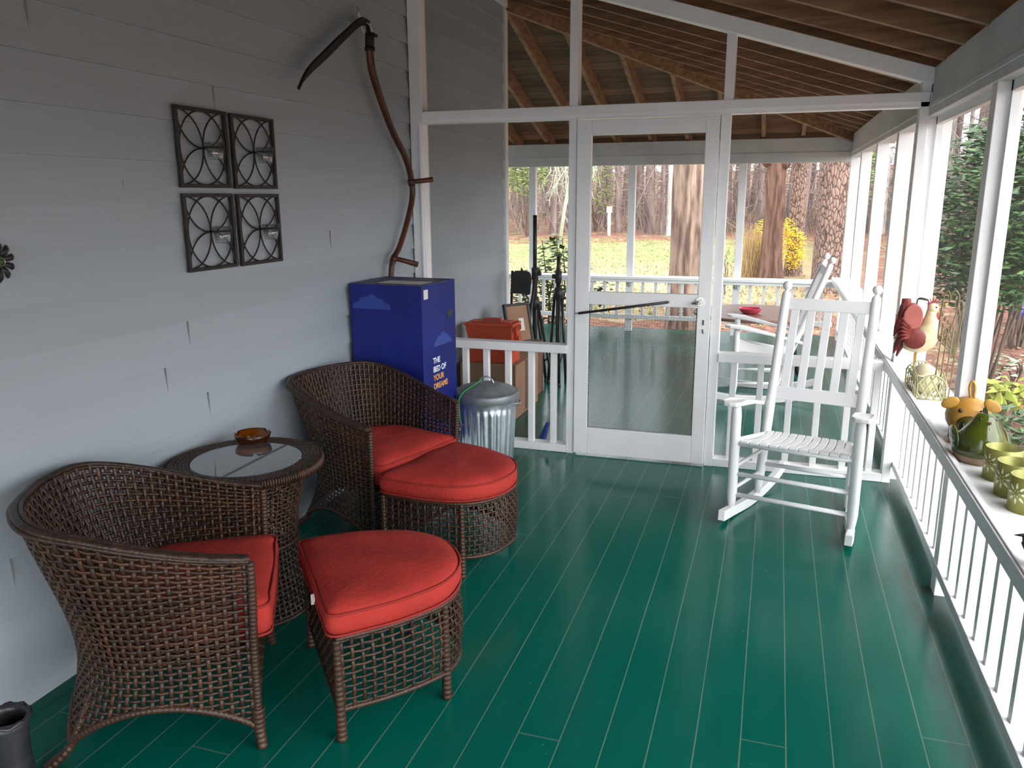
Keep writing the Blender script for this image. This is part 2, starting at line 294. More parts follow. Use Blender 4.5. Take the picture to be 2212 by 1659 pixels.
# ------------------------------------------------------------------ mesh builder
def V(*a): return Vector(a)
class MB:
    def __init__(s): s.v = []; s.f = []; s.mi = []; s.sm = []; s.cur = 0
    def add(s, vs, fs, smooth=False):
        o = len(s.v); s.v.extend([tuple(p) for p in vs])
        for f in fs:
            s.f.append(tuple(o + i for i in f)); s.mi.append(s.cur); s.sm.append(smooth)
    def box(s, x0, x1, y0, y1, z0, z1):
        s.obox(V(x0, y0, z0), V(x1 - x0, 0, 0), V(0, y1 - y0, 0), V(0, 0, z1 - z0))
    def obox(s, o, a, b, c):
        p = [o, o + a, o + a + b, o + b, o + c, o + a + c, o + a + b + c, o + b + c]
        s.add(p, [(0, 3, 2, 1), (4, 5, 6, 7), (0, 1, 5, 4), (1, 2, 6, 5), (2, 3, 7, 6), (3, 0, 4, 7)])
    def bar(s, p, q, w, h, up=(0, 0, 1)):
        p = V(*p); q = V(*q); d = (q - p); u = V(*up); a = d.cross(u).normalized(); u = a.cross(d).normalized()
        s.obox(p - a * w / 2 - u * h / 2, d, a * w, u * h)
    def tube(s, pts, r, n=8, cap=True, closed=False, flat=None, smooth=True):
        P = [V(*p) for p in pts]; m = len(P)
        R = r if isinstance(r, (list, tuple)) else [r] * m
        T = []
        for i in range(m):
            a = P[(i - 1) % m] if (closed or i > 0) else P[i]; b = P[(i + 1) % m] if (closed or i < m - 1) else P[i]
            t = b - a; T.append(t.normalized() if t.length > 1e-9 else V(0, 0, 1))
        u = T[0].orthogonal().normalized()
        if flat: u = V(*flat[2]); u = (u - T[0] * u.dot(T[0])).normalized()
        vs = []
        for i in range(m):
            u = (u - T[i] * u.dot(T[i])).normalized(); w = T[i].cross(u)
            fa, fb = (flat[0], flat[1]) if flat else (1, 1)
            for k in range(n):
                a = 2 * pi * k / n
                vs.append(P[i] + u * (R[i] * fa * cos(a)) + w * (R[i] * fb * sin(a)))
        fs = []
        for i in range(m if closed else m - 1):
            j = (i + 1) % m
            for k in range(n):
                l = (k + 1) % n
                fs.append((i * n + k, i * n + l, j * n + l, j * n + k))
        s.add(vs, fs, smooth)
        if cap and not closed:
            o = len(s.v) - len(vs)
            s.f.append(tuple(o + k for k in reversed(range(n)))); s.mi.append(s.cur); s.sm.append(False)
            s.f.append(tuple(o + (m - 1) * n + k for k in range(n))); s.mi.append(s.cur); s.sm.append(False)
    def lathe(s, prof, n=32, o=(0, 0, 0), fr=None, smooth=True):
        vs = []; m = len(prof)
        for r, z in prof:
            for k in range(n):
                a = 2 * pi * k / n; rr = r * (fr(a, z) if fr else 1)
                vs.append((o[0] + rr * cos(a), o[1] + rr * sin(a), o[2] + z))
        fs = [(i * n + k, i * n + (k + 1) % n, (i + 1) * n + (k + 1) % n, (i + 1) * n + k) for i in range(m - 1) for k in range(n)]
        s.add(vs, fs, smooth)
    def sphere(s, c, r, n=16, m=10, sc=(1, 1, 1), ax=None):
        vs = []; fs = []
        for i in range(m + 1):
            t = pi * i / m
            for k in range(n):
                a = 2 * pi * k / n
                p = V(r * sc[0] * sin(t) * cos(a), r * sc[1] * sin(t) * sin(a), r * sc[2] * cos(t))
                if ax: p = ax @ p
                vs.append(p + V(*c))
        for i in range(m):
            for k in range(n):
                fs.append((i * n + k, (i + 1) * n + k, (i + 1) * n + (k + 1) % n, i * n + (k + 1) % n))
        s.add(vs, fs, True)
    def prism(s, poly, d):
        d = V(*d); n = len(poly); P = [V(*p) for p in poly]
        s.add(P + [p + d for p in P], [tuple(range(n))[::-1], tuple(range(n, 2 * n))] + [(i, (i + 1) % n, n + (i + 1) % n, n + i) for i in range(n)])
    def rings(s, R, smooth=True, cap=True):
        n = len(R[0]); vs = [p for r in R for p in r]
        fs = [(i * n + k, i * n + (k + 1) % n, (i + 1) * n + (k + 1) % n, (i + 1) * n + k) for i in range(len(R) - 1) for k in range(n)]
        if cap: fs += [tuple(range(n))[::-1], tuple(range((len(R) - 1) * n, len(R) * n))]
        s.add(vs, fs, smooth)
    def build(s, name, mats, parent=None, bevel=0., loc=None, kind=None, label=None):
        me = bpy.data.meshes.new(name); me.from_pydata(s.v, [], s.f)
        for m in (mats if isinstance(mats, (list, tuple)) else [mats]): me.materials.append(m)
        me.polygons.foreach_set('material_index', s.mi); me.polygons.foreach_set('use_smooth', s.sm); me.update()
        o = bpy.data.objects.new(name, me); COL.objects.link(o)
        if parent: o.parent = parent
        if loc: o.location = loc
        if bevel:
            b = o.modifiers.new('Bevel', 'BEVEL'); b.width = bevel; b.segments = 2; b.limit_method = 'ANGLE'; b.angle_limit = radians(40)
        if kind: o['kind'] = kind
        if label: o['label'] = label
        return o

def tag(o, label, cat, group=None, kind=None):
    o['label'] = label; o['category'] = cat
    if group: o['group'] = group
    if kind: o['kind'] = kind
    return o
def empty(name, loc=(0, 0, 0), rz=0., parent=None):
    o = bpy.data.objects.new(name, None); COL.objects.link(o); o.location = loc; o.rotation_euler = (0, 0, rz); o.empty_display_size = .1
    if parent: o.parent = parent
    return o
def kids(o): return [c for c in bpy.data.objects if c.parent == o]
def dup(root, loc, rz, label=None):
    r = root.copy(); COL.objects.link(r); r.location = loc; r.rotation_euler = (0, 0, rz)
    if label: r['label'] = label
    for ch in kids(root):
        c = ch.copy(); COL.objects.link(c); c.parent = r
        for g in kids(ch):
            d = g.copy(); COL.objects.link(d); d.parent = c
    return r
def one(fn, name, m, parent=None, bevel=0., **k):
    b = MB(); fn(b); return b.build(name, m, parent, bevel, **k)
def cat(pts, n=8, closed=False):
    P = [V(*p) for p in pts]; m = len(P); out = []
    for i in range(m if closed else m - 1):
        p0 = P[(i - 1) % m] if (closed or i > 0) else P[i] * 2 - P[i + 1]
        p1 = P[i]; p2 = P[(i + 1) % m]
        p3 = P[(i + 2) % m] if (closed or i + 2 < m) else p2 * 2 - p1
        for k in range(n):
            t = k / n
            out.append(.5 * ((2 * p1) + (p2 - p0) * t + (2 * p0 - 5 * p1 + 4 * p2 - p3) * t * t + (3 * p1 - p0 - 3 * p2 + p3) * t ** 3))
    if not closed: out.append(P[-1])
    return out
def lerp(a, b, t): return a + (b - a) * t
def smst(t): t = max(0., min(1., t)); return t * t * (3 - 2 * t)

# ------------------------------------------------------------------ setting: floor, walls, roof
YS = 4.76          # screen wall
YB = -4.2          # where the porch ends behind the camera
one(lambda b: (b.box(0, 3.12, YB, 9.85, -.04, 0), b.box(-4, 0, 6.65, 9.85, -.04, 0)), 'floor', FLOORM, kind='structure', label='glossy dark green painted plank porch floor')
def skirt(b):
    b.box(3.06, 3.1, YB, 9.83, -.6, -.04); b.box(-4, 3.06, 9.79, 9.83, -.6, -.04)
one(skirt, 'trim_1', GREYPAINT, kind='structure', label='grey skirt board under the porch floor edge')

def siding(b):
    z = .05 - .153
    rise = 3.75
    while z < rise:
        z1 = z + .153
        zb = max(z, 0.)
        # x of face: lip at bottom 0, top -.011
        for (p, q) in (((0, YB), (0, 6.62)),):
            b.add([(0, YB, zb), (0, 6.62, zb), (-.015, 6.62, z1), (-.015, YB, z1)], [(0, 1, 2, 3)])
            b.add([(0, YB, zb), (-.016, YB, zb), (-.016, 6.62, zb), (0, 6.62, zb)], [(0, 1, 2, 3)])
        # house wall round the corner, facing +Y
        b.add([(-.03, 6.65, zb), (-4, 6.65, zb), (-4, 6.639, z1), (-.03, 6.639, z1)], [(0, 1, 2, 3)])
        b.add([(-.03, 6.65, zb), (-.03, 6.638, zb), (-4, 6.638, zb), (-4, 6.65, zb)], [(0, 1, 2, 3)])
        z = z1
    b.box(-.2, -.016, YB, 6.6, 0, rise); b.box(-4, -.03, 6.5, 6.638, 0, rise)
    b.cur = 1
    for (y, z0, z1) in ((2.9, 1.895, 2.04), (2.36, 1.59, 1.66), (2.62, .98, 1.12), (2.70, .67, .81), (2.47, .82, .96), (1.72, .37, .50), (1.35, 1.3, 1.43), (3.75, 1.29, 1.43), (2.05, 2.06, 2.19)):
        k = (z0 - .05) / .153 % 1
        b.box(-.012, .0008 - .011 * (k + .5 if k < .5 else .5), y - .001, y + .001, z0, z1)
wl = one(siding, 'wall_left', [SIDING, SEAM], kind='structure', label='grey painted lap siding wall of the house')
one(lambda b: (b.box(-.03, .012, 6.6, 6.672, 0, 3.5),), 'trim_2', W, kind='structure', label='white corner board at the end of the grey siding')

SL = .3156
def zr(x): return 2.214 + SL * (2.91 - x)          # rafter underside, porch side
def zr2(y): return 2.214 + SL * (9.56 - y)
RD = .17
ceil = empty('ceiling'); ceil['kind'] = 'structure'; ceil['label'] = 'open brown rafter and plank porch ceiling'
def deck1(b):
    t = RD * sqrt(1 + SL * SL)
    x1 = 3.30; yc = 9.56 + (x1 - 2.91)
    for dz in (0, .03):
        pts = [(-.2, YB, zr(-.2) + t + dz), (x1, YB, zr(x1) + t + dz), (x1, yc, zr(x1) + t + dz), (0, 6.65, zr(0) + t + dz), (-.2, 6.5, zr(-.2) + t + dz)]
        b.add(pts, [(0, 1, 2, 3, 4)])
    b.add([(x1, YB, zr(x1) + t - .15), (x1, YB, zr(x1) + t + .03), (x1, yc, zr(x1) + t + .03), (x1, yc, zr(x1) + t - .15)], [(0, 1, 2, 3)])
one(deck1, 'roof_boards', DECKX, ceil)
def deck2(b):
    t = RD * sqrt(1 + SL * SL); y1 = 9.95; x1 = 3.30
    for dz in (0, .03):
        b.add([(0, 6.65, zr2(6.65) + t + dz), (x1, y1, zr2(y1) + t + dz), (-4, y1, zr2(y1) + t + dz), (-4, 6.5, zr2(6.5) + t + dz)], [(0, 1, 2, 3)])
    b.add([(-4, y1, zr2(y1) + t - .15), (-4, y1, zr2(y1) + t + .03), (x1, y1, zr2(y1) + t + .03), (x1, y1, zr2(y1) + t - .15)], [(0, 1, 2, 3)])
one(deck2, 'roof_boards', DECKY, ceil)
y = 4.474 - .43 * 14
while y < 9.3:
    xs = 0.0 if y < 6.65 else (y - 6.65) + .03
    xe = 3.27
    if xs < 2.7 and y > YB:
        one(lambda b: b.prism([(xs, y, zr(xs)), (xe, y, zr(xe)), (xe, y, zr(xe) + RD), (xs, y, zr(xs) + RD)], (0, .04, 0)), 'rafter', RAFTER, ceil)
    y += .43
for k in range(16):
    x = -3.35 + .41 * k
    if x > 2.6: break
    ys = 6.65 if x < 0 else 6.65 + x + .03
    one(lambda b: b.prism([(x, ys, zr2(ys)), (x, 9.92, zr2(9.92)), (x, 9.92, zr2(9.92) + RD), (x, ys, zr2(ys) + RD)], (.04, 0, 0)), 'jack_rafter', RAFTER_Y, ceil)
def hip(b):
    a = V(.7071, -.7071, 0) * .022
    p = V(0, 6.65, zr(0) - .08); q = V(3.25, 9.90, zr(3.25) - .08)
    b.obox(p - a, q - p, a * 2, V(0, 0, .25))
one(hip, 'hip_rafter', RAFTER_Y, ceil)
one(lambda b: b.bar((.02, YB, zr(0) - .03), (.02, 6.62, zr(0) - .03), .02, .06), 'ledger_trim', W, ceil)

# beams
def beam_r(b):
    b.box(2.91, 3.02, YB, 9.66, 2.045, 2.222)
    b.box(2.899, 2.91, YB, 9.56, 2.022, 2.046); b.box(2.905, 3.02, YB, 9.6, 1.985, 2.022)
one(beam_r, 'trim_3', GREYPAINT, bevel=.003, kind='structure', label='pale grey painted beam along the outer side under the rafters')
def beam_f(b):
    b.box(-4, 2.91, 9.56, 9.67, 2.04, 2.19); b.box(-4, 2.91, 9.55, 9.56, 1.985, 2.042); b.box(-4, 2.91, 9.555, 9.67, 1.935, 1.985)
one(beam_f, 'trim_4', GREYPAINT, bevel=.003, kind='structure', label='pale grey painted beam across the far end')

# right hand wall: posts, ledge, rail, balusters, sheets
wr = empty('wall_right'); wr['kind'] = 'structure'; wr['label'] = 'white railing and posts along the outer side of the porch'
PY = [-2.5 - 1.45, -2.5, -1.05, .42, 1.90, 3.385, 4.84, 5.90, 7.10, 8.38, 9.56]
for i, yp in enumerate(PY):
    w = .08 if i != 6 else .10
    x1 = 3.0 if i != 6 else 3.03
    one(lambda b: b.box(2.91, x1, yp, yp + w, -.5, 2.04), 'post', W, wr, .003)
one(lambda b: b.box(2.845, 3.04, YB, 9.70, .655, .69), 'ledge', W, wr, .003)
one(lambda b: (b.box(2.815, 2.845, YB, 9.56, .655, .705), b.box(2.822, 2.832, YB, 9.56, .705, .711)), 'top_rail', W, wr, .002)
one(lambda b: b.box(2.908, 2.99, YB, 9.56, .088, .130), 'bottom_rail', W, wr, .003)
yb = 2.373 - .152 * 17
while yb < 9.5:
    if not any(p - .055 < yb < p + .11 for p in PY) and abs(yb - YS) > .09:
        one(lambda b: b.box(2.925, 2.967, yb - .036, yb, .128, .66), 'baluster', W, wr, .002)
    yb += .152
for i in range(0, 6):
    y0, y1 = PY[i] + .08, PY[i + 1]
    one(lambda b: b.box(2.975, 2.976, y0, y1, .69, 1.99), 'clear_sheet', SCREEND, wr)
    one(lambda b: (b.box(2.955, 2.985, y1 - .022, y1, .69, 1.985), b.box(2.955, 2.985, y0, y0 + .022, .69, 1.985), b.box(2.955, 2.985, y0, y1, 1.95, 1.985)), 'screen_batten', W, wr)

# screen wall
ws = empty('wall_screen'); ws['kind'] = 'structure'; ws['label'] = 'white framed insect screen wall across the porch'
def bx(n, x0, x1, z0, z1, y0=YS, y1=YS + .085, m=W, par=ws, bev=.003):
    return one(lambda b: b.box(x0, x1, y0, y1, z0, z1), n, m, par, bev)
bx('stud', .001, .085, 0, 3.08); bx('stud_trim', .060, .075, .7, 2.03, YS - .012, YS)
bx('cross_beam', .085, 2.93, 2.03, 2.103); bx('cross_beam_trim', .085, 2.9, 2.055, 2.103, YS - .012, YS)
bx('stud', 1.012, 1.063, 2.10, zr(1.06) - .02); bx('stud', 1.880, 1.932, 2.10, zr(1.93) - .02); bx('stud', 2.86, 2.905, 0, 2.20)
bx('door_jamb', 1.012, 1.060, 0, 2.03); bx('door_jamb', 1.872, 1.925, 0, 2.03)
one(lambda b: b.prism([(.0, YS - .01, zr(0) - .105), (2.91, YS - .01, zr(2.91) - .075), (2.91, YS - .01, zr(2.91) + .005), (.0, YS - .01, zr(0) - .02)], (0, .09, 0)), 'raked_rail', W, ws, .003)
bx('rail', .085, 1.012, .645, .697, YS - .01, YS + .075); bx('rail', 1.925, 2.86, .645, .697, YS - .01, YS + .075)
bx('bottom_plate', .085, 1.012, 0.001, .05); bx('bottom_plate', 1.925, 2.86, 0.001, .05)
for x in (.15, .308, .452, .60, .755, .902): bx('baluster', x, x + .038, .05, .645, YS + .02, YS + .058)
for x in (1.997, 2.150, 2.315, 2.47, 2.63, 2.772): bx('baluster', x, x + .036, .05, .645, YS + .02, YS + .058)
for (x0, x1, z0, z1) in ((.085, 1.012, .05, 2.03), (1.925, 2.86, .05, 2.03)):
    bx('screen_panel', x0, x1, z0, z1, YS + .07, YS + .0705, SCREEN, ws, 0)
def upscr(x0, x1): one(lambda b: b.prism([(x0, YS + .07, 2.10), (x1, YS + .07, 2.10), (x1, YS + .07, zr(x1) - .09), (x0, YS + .07, zr(x0) - .09)], (0, .0005, 0)), 'screen_panel', SCREEN, ws)
upscr(.085, 1.012); upscr(1.063, 1.88); upscr(1.932, 2.86)

# screen door
dr = empty('door_1', (1.062, YS, 0)); dr['kind'] = 'structure'; dr['label'] = 'white screen door with diamond metal grille below'
def dx(n, x0, x1, z0, z1, y0=-.012, y1=.022, m=W, bev=.003, par=dr):
    return one(lambda b: b.box(x0 - 1.062, x1 - 1.062, y0, y1, z0, z1), n, m, par, bev)
dx('stile', 1.064, 1.150, .012, 2.022); dx('stile', 1.793, 1.868, .012, 2.022)
dx('top_rail', 1.150, 1.793, 1.936, 2.022); dx('middle_rail', 1.150, 1.793, .958, 1.036); dx('bottom_rail', 1.150, 1.793, .012, .182)
dx('screen_panel', 1.150, 1.793, .182, 1.936, .012, .0125, screen_mat('door_screen', .07, (.05, .05, .048)), 0)
def diamond(b):
    x0, x1, z0, z1 = .088, .731, .182, .958
    nx, nz = 40, 33; px = (x1 - x0) / nx; pz = (z1 - z0) / nz
    for j in range(nz):
        for s in (0, 1):
            pts = []
            for k in range(nx * 2 + 1):
                up = (k % 2 == 0) == (s == 0)
                pts.append((x0 + k * px / 2, -.001, z0 + pz * j + (pz * .97 if up else pz * .03) * 1.0))
            b.tube(pts, .0025, 4, False, smooth=False)
one(diamond, 'diamond_grille', mat('dark_grille', (.012, .013, .013), .8), dr)
def handle(b):
    b.tube([(.748, -.014, .997), (.748, -.020, .997)], .028, 20); b.tube([(.748, -.02, .997), (.748, -.05, .997)], .012, 12)
    b.tube([(.75, -.05, .995), (.735, -.054, .993), (.700, -.052, .990)], [.008, .008, .006], 10)
one(handle, 'handle', CHROME, dr)
def closer(b):
    p = V(.028, -.03, .903); q = V(.563, -.03, .989)
    b.tube([p, q], .008, 12); b.cur = 1
    b.tube([p + (p - q) * .03, p], .004, 8); b.tube([q, q + (q - p) * .02], .006, 8); b.tube([q, q + V(0, .02, 0)], .004, 8); b.tube([p + (p - q) * .03, p + V(-.02, .02, 0)], .004, 8)
one(closer, 'closer', [BLACK, CHROME], dr)
one(lambda b: (b.box(.765, .772, -.016, -.008, .86, .89), b.tube([(.768, -.02, .835), (.768, -.012, .815), (.775, -.01, .81)], .003, 6)), 'latch', BLACK, dr)

# far railing
wf = empty('wall_far'); wf['kind'] = 'structure'; wf['label'] = 'white railing and posts across the far end of the porch'
FP = [-3.0, -1.85, -.68, .527, 1.765]
for xp in FP: one(lambda b: b.box(xp, xp + .08, 9.58, 9.66, -.5, 1.94), 'post', W, wf, .003)
one(lambda b: b.box(-4, 2.9, 9.48, 9.72, .63, .66), 'ledge', W, wf, .003)
one(lambda b: b.box(-4, 2.86, 9.50, 9.53, .595, .63), 'top_rail', W, wf, .002)
one(lambda b: b.box(-4, 2.86, 9.55, 9.60, .15, .20), 'bottom_rail', W, wf, .003)
x = .105 - .153 * 24
while x < 2.8:
    if not any(p - .035 < x < p + .08 for p in FP):
        one(lambda b: b.box(x, x + .034, 9.555, 9.59, .2, .6), 'baluster', W, wf, .002)
    x += .153
for xp in FP[1:]: one(lambda b: b.prism([(xp + .025, 9.50, .60), (xp + .025, 9.58, .60), (xp + .025, 9.58, .53)], (.03, 0, 0)), 'bracket', GREYPAINT, wf)

# ------------------------------------------------------------------ wicker
def weave(b, S, nu, nv, wv, tv, wh, th, amp, mask=None, closed=False):
    """woven strands over surface S(u,v); wv/wh = half widths across, tv/th = half thickness."""
    U, Q = 2 * nu, 2 * nv
    G = [[V(*S(i / U, j / Q)) for j in range(Q + 1)] for i in range(U + 1)]
    NN = [[None] * (Q + 1) for _ in range(U + 1)]
    for i in range(U + 1):
        for j in range(Q + 1):
            i0, i1 = (i - 1, i + 1)
            if closed: i0 %= U; i1 %= U
            else: i0 = max(0, i0); i1 = min(U, i1)
            du = G[i1][j] - G[i0][j]; dv = G[i][min(Q, j + 1)] - G[i][max(0, j - 1)]
            n = du.cross(dv); NN[i][j] = n.normalized() if n.length > 1e-12 else V(0, 0, 1)
    def strand(idx, w, t, par0, horiz):
        runs = []; cur = []
        for (i, j, c) in idx:
            if mask and not mask(i / U, j / Q):
                if len(cur) > 2: runs.append(cur)
                cur = []
            else: cur.append((i, j, c))
        if len(cur) > 2: runs.append(cur)
        for run in runs:
            pts = [G[i][j] + NN[i][j] * (amp * c) for i, j, c in run]; m = len(pts); vs = []
            for k in range(m):
                tt = (pts[min(m - 1, k + 1)] - pts[max(0, k - 1)]).normalized(); n = NN[run[k][0]][run[k][1]]
                bb = tt.cross(n).normalized(); n = bb.cross(tt)
                for (ca, sa) in HEX: vs.append(pts[k] + bb * (w * ca) + n * (t * sa))
            fs = [(k * 6 + q, k * 6 + (q + 1) % 6, (k + 1) * 6 + (q + 1) % 6, (k + 1) * 6 + q) for k in range(m - 1) for q in range(6)]
            fs += [(0, 1, 2, 3, 4, 5), tuple((m - 1) * 6 + q for q in (5, 4, 3, 2, 1, 0))]
            b.add(vs, fs, True)
    for i in range(nu):
        ii = 2 * i + 1
        strand([(ii, j, (0 if j % 2 == 0 else (1 if (i + j // 2) % 2 else -1))) for j in range(Q + 1)], wv, tv, i, False)
    for j in range(nv):
        jj = 2 * j + 1
        L = [(i, jj, (0 if i % 2 == 0 else (-1 if (i // 2 + j) % 2 else 1))) for i in range(U + 1)]
        strand(L, wh, th, j, True)
HEX = [(cos(2 * pi * k / 6), sin(2 * pi * k / 6)) for k in range(6)]

def wrapped(b, pts, r, pitch=.012, n=10):
    P = cat(pts, 12) if len(pts) > 2 else [V(*pts[0]).lerp(V(*pts[1]), k / 12) for k in range(13)]
    L = sum((P[i + 1] - P[i]).length for i in range(len(P) - 1)); N_ = max(4, int(L / pitch)) * 4
    out = []; acc = 0; i = 0; R = []
    seg = [(P[k + 1] - P[k]).length for k in range(len(P) - 1)]
    for k in range(N_ + 1):
        t = L * k / N_
        while i < len(seg) - 1 and t > acc + seg[i]: acc += seg[i]; i += 1
        out.append(P[i].lerp(P[i + 1], (t - acc) / max(seg[i], 1e-9)))
        R.append((r[0] + (r[1] - r[0]) * k / N_ if isinstance(r, tuple) else r) * (.85, .98, 1.02, .98)[k % 4])
    b.tube(out, R, n)

# chair shell ------------------------------------------------------
BASE = cat([(0, -.286, 0), (-.20, -.292, 0), (-.40, -.285, 0), (-.56, -.235, 0), (-.585, -.11, 0), (-.575, 0, 0), (-.585, .11, 0), (-.56, .235, 0), (-.40, .285, 0), (-.20, .292, 0), (0, .286, 0)], 20)
WAIST = cat([(.0, -.286, 0), (-.18, -.288, 0), (-.34, -.268, 0), (-.455, -.205, 0), (-.515, -.10, 0), (-.525, 0, 0), (-.515, .10, 0), (-.455, .205, 0), (-.34, .268, 0), (-.18, .288, 0), (.0, .286, 0)], 20)
TOP = cat([(.012, -.298, 0), (-.18, -.314, 0), (-.36, -.318, 0), (-.53, -.278, 0), (-.612, -.14, 0), (-.628, 0, 0), (-.612, .14, 0), (-.53, .278, 0), (-.36, .318, 0), (-.18, .314, 0), (.012, .298, 0)], 20)
def along(P, u):
    t = max(0, min(1, u)) * (len(P) - 1); i = min(int(t), len(P) - 2); return P[i].lerp(P[i + 1], t - i)
def rimz(u):
    d = abs(u - .5) * 2           # 0 at back, 1 at arm tip
    return .752 - .145 * smst((d - .28) / .80)
def hemz(u):
    # feet at u = 0, UF, 1-UF, 1
    def arch(t, h): t = max(0, min(1, t)); return .062 + h * (1 - (2 * t - 1) ** 2) ** .9
    if u < UF: return arch(u / UF, .105)
    if u > 1 - UF: return arch((u - 1 + UF) / UF, .105)
    return arch((u - UF) / (1 - 2 * UF), .075)
UF = .30
Z0 = .05; VS = .70
def shell(u, v):
    if v < VS: z = lerp(Z0, .50, v / VS)
    else: z = lerp(.50, rimz(u), (v - VS) / (1 - VS))
    if z < .27: p = along(WAIST, u).lerp(along(BASE, u), (1 - z / .27) ** 1.5)
    else: p = along(WAIST, u).lerp(along(TOP, u), smst((z - .27) / max(.01, (rimz(u) - .27) * 1.25)) * 1.117 if z < rimz(u) * 2 else 1)
    return (p.x, p.y, z)
def wicker_chair():
    root = empty('wicker_armchair')
    b = MB()
    weave(b, shell, 66, 33, .0068, .0026, .0050, .0026, .0032, mask=lambda u, v: shell(u, v)[2] >= hemz(u) - .004)
    b.build('woven_shell', WICK, root)
    b = MB()
    def inner(u, v):
        p = shell(min(1, max(0, u + .0045)), min(1, v + .009)); return (p[0] * .970 + .002, p[1] * .958, p[2])
    weave(b, inner, 66, 33, .0060, .0024, .0046, .0024, .0028, mask=lambda u, v: .28 < shell(u, v)[2] and .02 < u < .98)
    b.build('inner_lining', WICK, root)
    def rim(b):
        pts = [shell(k / 90, 1) for k in range(91)]
        b.tube(pts, .013, 8, flat=(1.15, .75, (0, 1, 0)))
        P2 = [(p[0] * .97 - .004, p[1] * .965, p[2] + .004) for p in pts]; b.tube(P2, .007, 6)
        P3 = [(p[0] * 1.02 - .002, p[1] * 1.03, p[2] - .006) for p in pts]; b.tube(P3, .007, 6)
    one(rim, 'rim', WICKD, root)
    def hem(b):
        for (u0, u1) in ((.0, UF), (UF, 1 - UF), (1 - UF, 1.)):
            pts = []
            for k in range(33):
                u = lerp(u0, u1, k / 32); z = hemz(u); s = shell(u, (z - Z0) / (.50 - Z0) * VS); pts.append((s[0], s[1], z))
            wrapped(b, pts[::2], .0115, .015, 8)
    one(hem, 'hem', WICK, root)
    for s in (-1, 1):
        one(lambda b: wrapped(b, [(.0, s * .286, .095), (.003, s * .288, .3), (.012, s * .298, .50), (.014, s * .298, .60)], .0125, .013, 8), 'front_edge', WICK, root)
    for s in (-1, 1):
        one(lambda b: wrapped(b, [(.006, s * .297, 0), (0, s * .286, .06), (0, s * .286, .13)], (.0155, .020), .016, 10), 'leg', WICK, root)
        uu = UF if s < 0 else 1 - UF
        p1, p2, p3 = shell(uu, 0), shell(uu, .10), shell(uu, .22)
        one(lambda b: wrapped(b, [(-.592, s * .246, 0), p1, p2, p3], (.0185, .004), .016, 10), 'leg', WICK, root)
    def apron(b):
        def ap(u, v): return (.004, lerp(-.275, .275, u), lerp(.12 + .05 * (1 - (2 * u - 1) ** 2), .325, v))
        weave(b, ap, 21, 9, .0060, .0026, .0048, .0026, .003)
    one(apron, 'front_apron', WICK, root)
    def dk(b):
        pl = [(p.x * .95 - .004, p.y * .95, .30) for p in WAIST[::6]]
        b.prism(pl, (0, 0, .03))
    one(dk, 'seat_deck', DECKM, root)
    cushion(root, [(p.x * .9 + .035, p.y * .93) for p in cat([(0, -.28, 0), (-.2, -.285, 0), (-.38, -.27, 0), (-.50, -.20, 0), (-.545, -.08, 0), (-.545, .08, 0), (-.50, .20, 0), (-.38, .27, 0), (-.2, .285, 0), (0, .28, 0), (.02, .18, 0), (.025, 0, 0), (.02, -.18, 0)], 7, True)], .335, .115, (-.25, 0))
    return root

def cushion(root, outline, z0, h, c, tagpt=None, wrinkle=True):
    cu = MB(); R = []
    prof = [(.0, .0), (.55, .0), (.9, .002), (.965, .012), (1.0, .03), (1.008, h * .5), (1.0, h - .03), (.982, h - .014), (.94, h - .001), (.80, h + .010), (.6, h + .016), (.4, h + .018), (.2, h + .018), (.0, h + .018)]
    n = len(outline)
    for s, z in prof:
        ring = []
        for (px, py) in outline:
            x_ = c[0] + (px - c[0]) * max(s, .001); y_ = c[1] + (py - c[1]) * max(s, .001)
            w = 0
            if wrinkle and z > h * .8:
                w = .0035 * sin(x_ * 38 + 2 * sin(y_ * 11)) * (1 - s) + .003 * sin(y_ * 23 + x_ * 13)
            ring.append(V(x_, y_, z0 + z + w))
        R.append(ring)
    cu.rings(R)
    co = cu.build('cushion', RED, root)
    pp = MB()
    for zz in (h - .012, .014):
        pp.tube([(c[0] + (px - c[0]) * .994, c[1] + (py - c[1]) * .994, z0 + zz) for px, py in outline], .0042, 6, closed=True)
    pp.build('piping', REDP, co)
    if tagpt: one(lambda b: b.obox(V(*tagpt), V(-.012, 0, -.002), V(0, .004, 0), V(0, 0, .035)), 'care_tag', TAG, co, label='small white fabric tag')
    return co

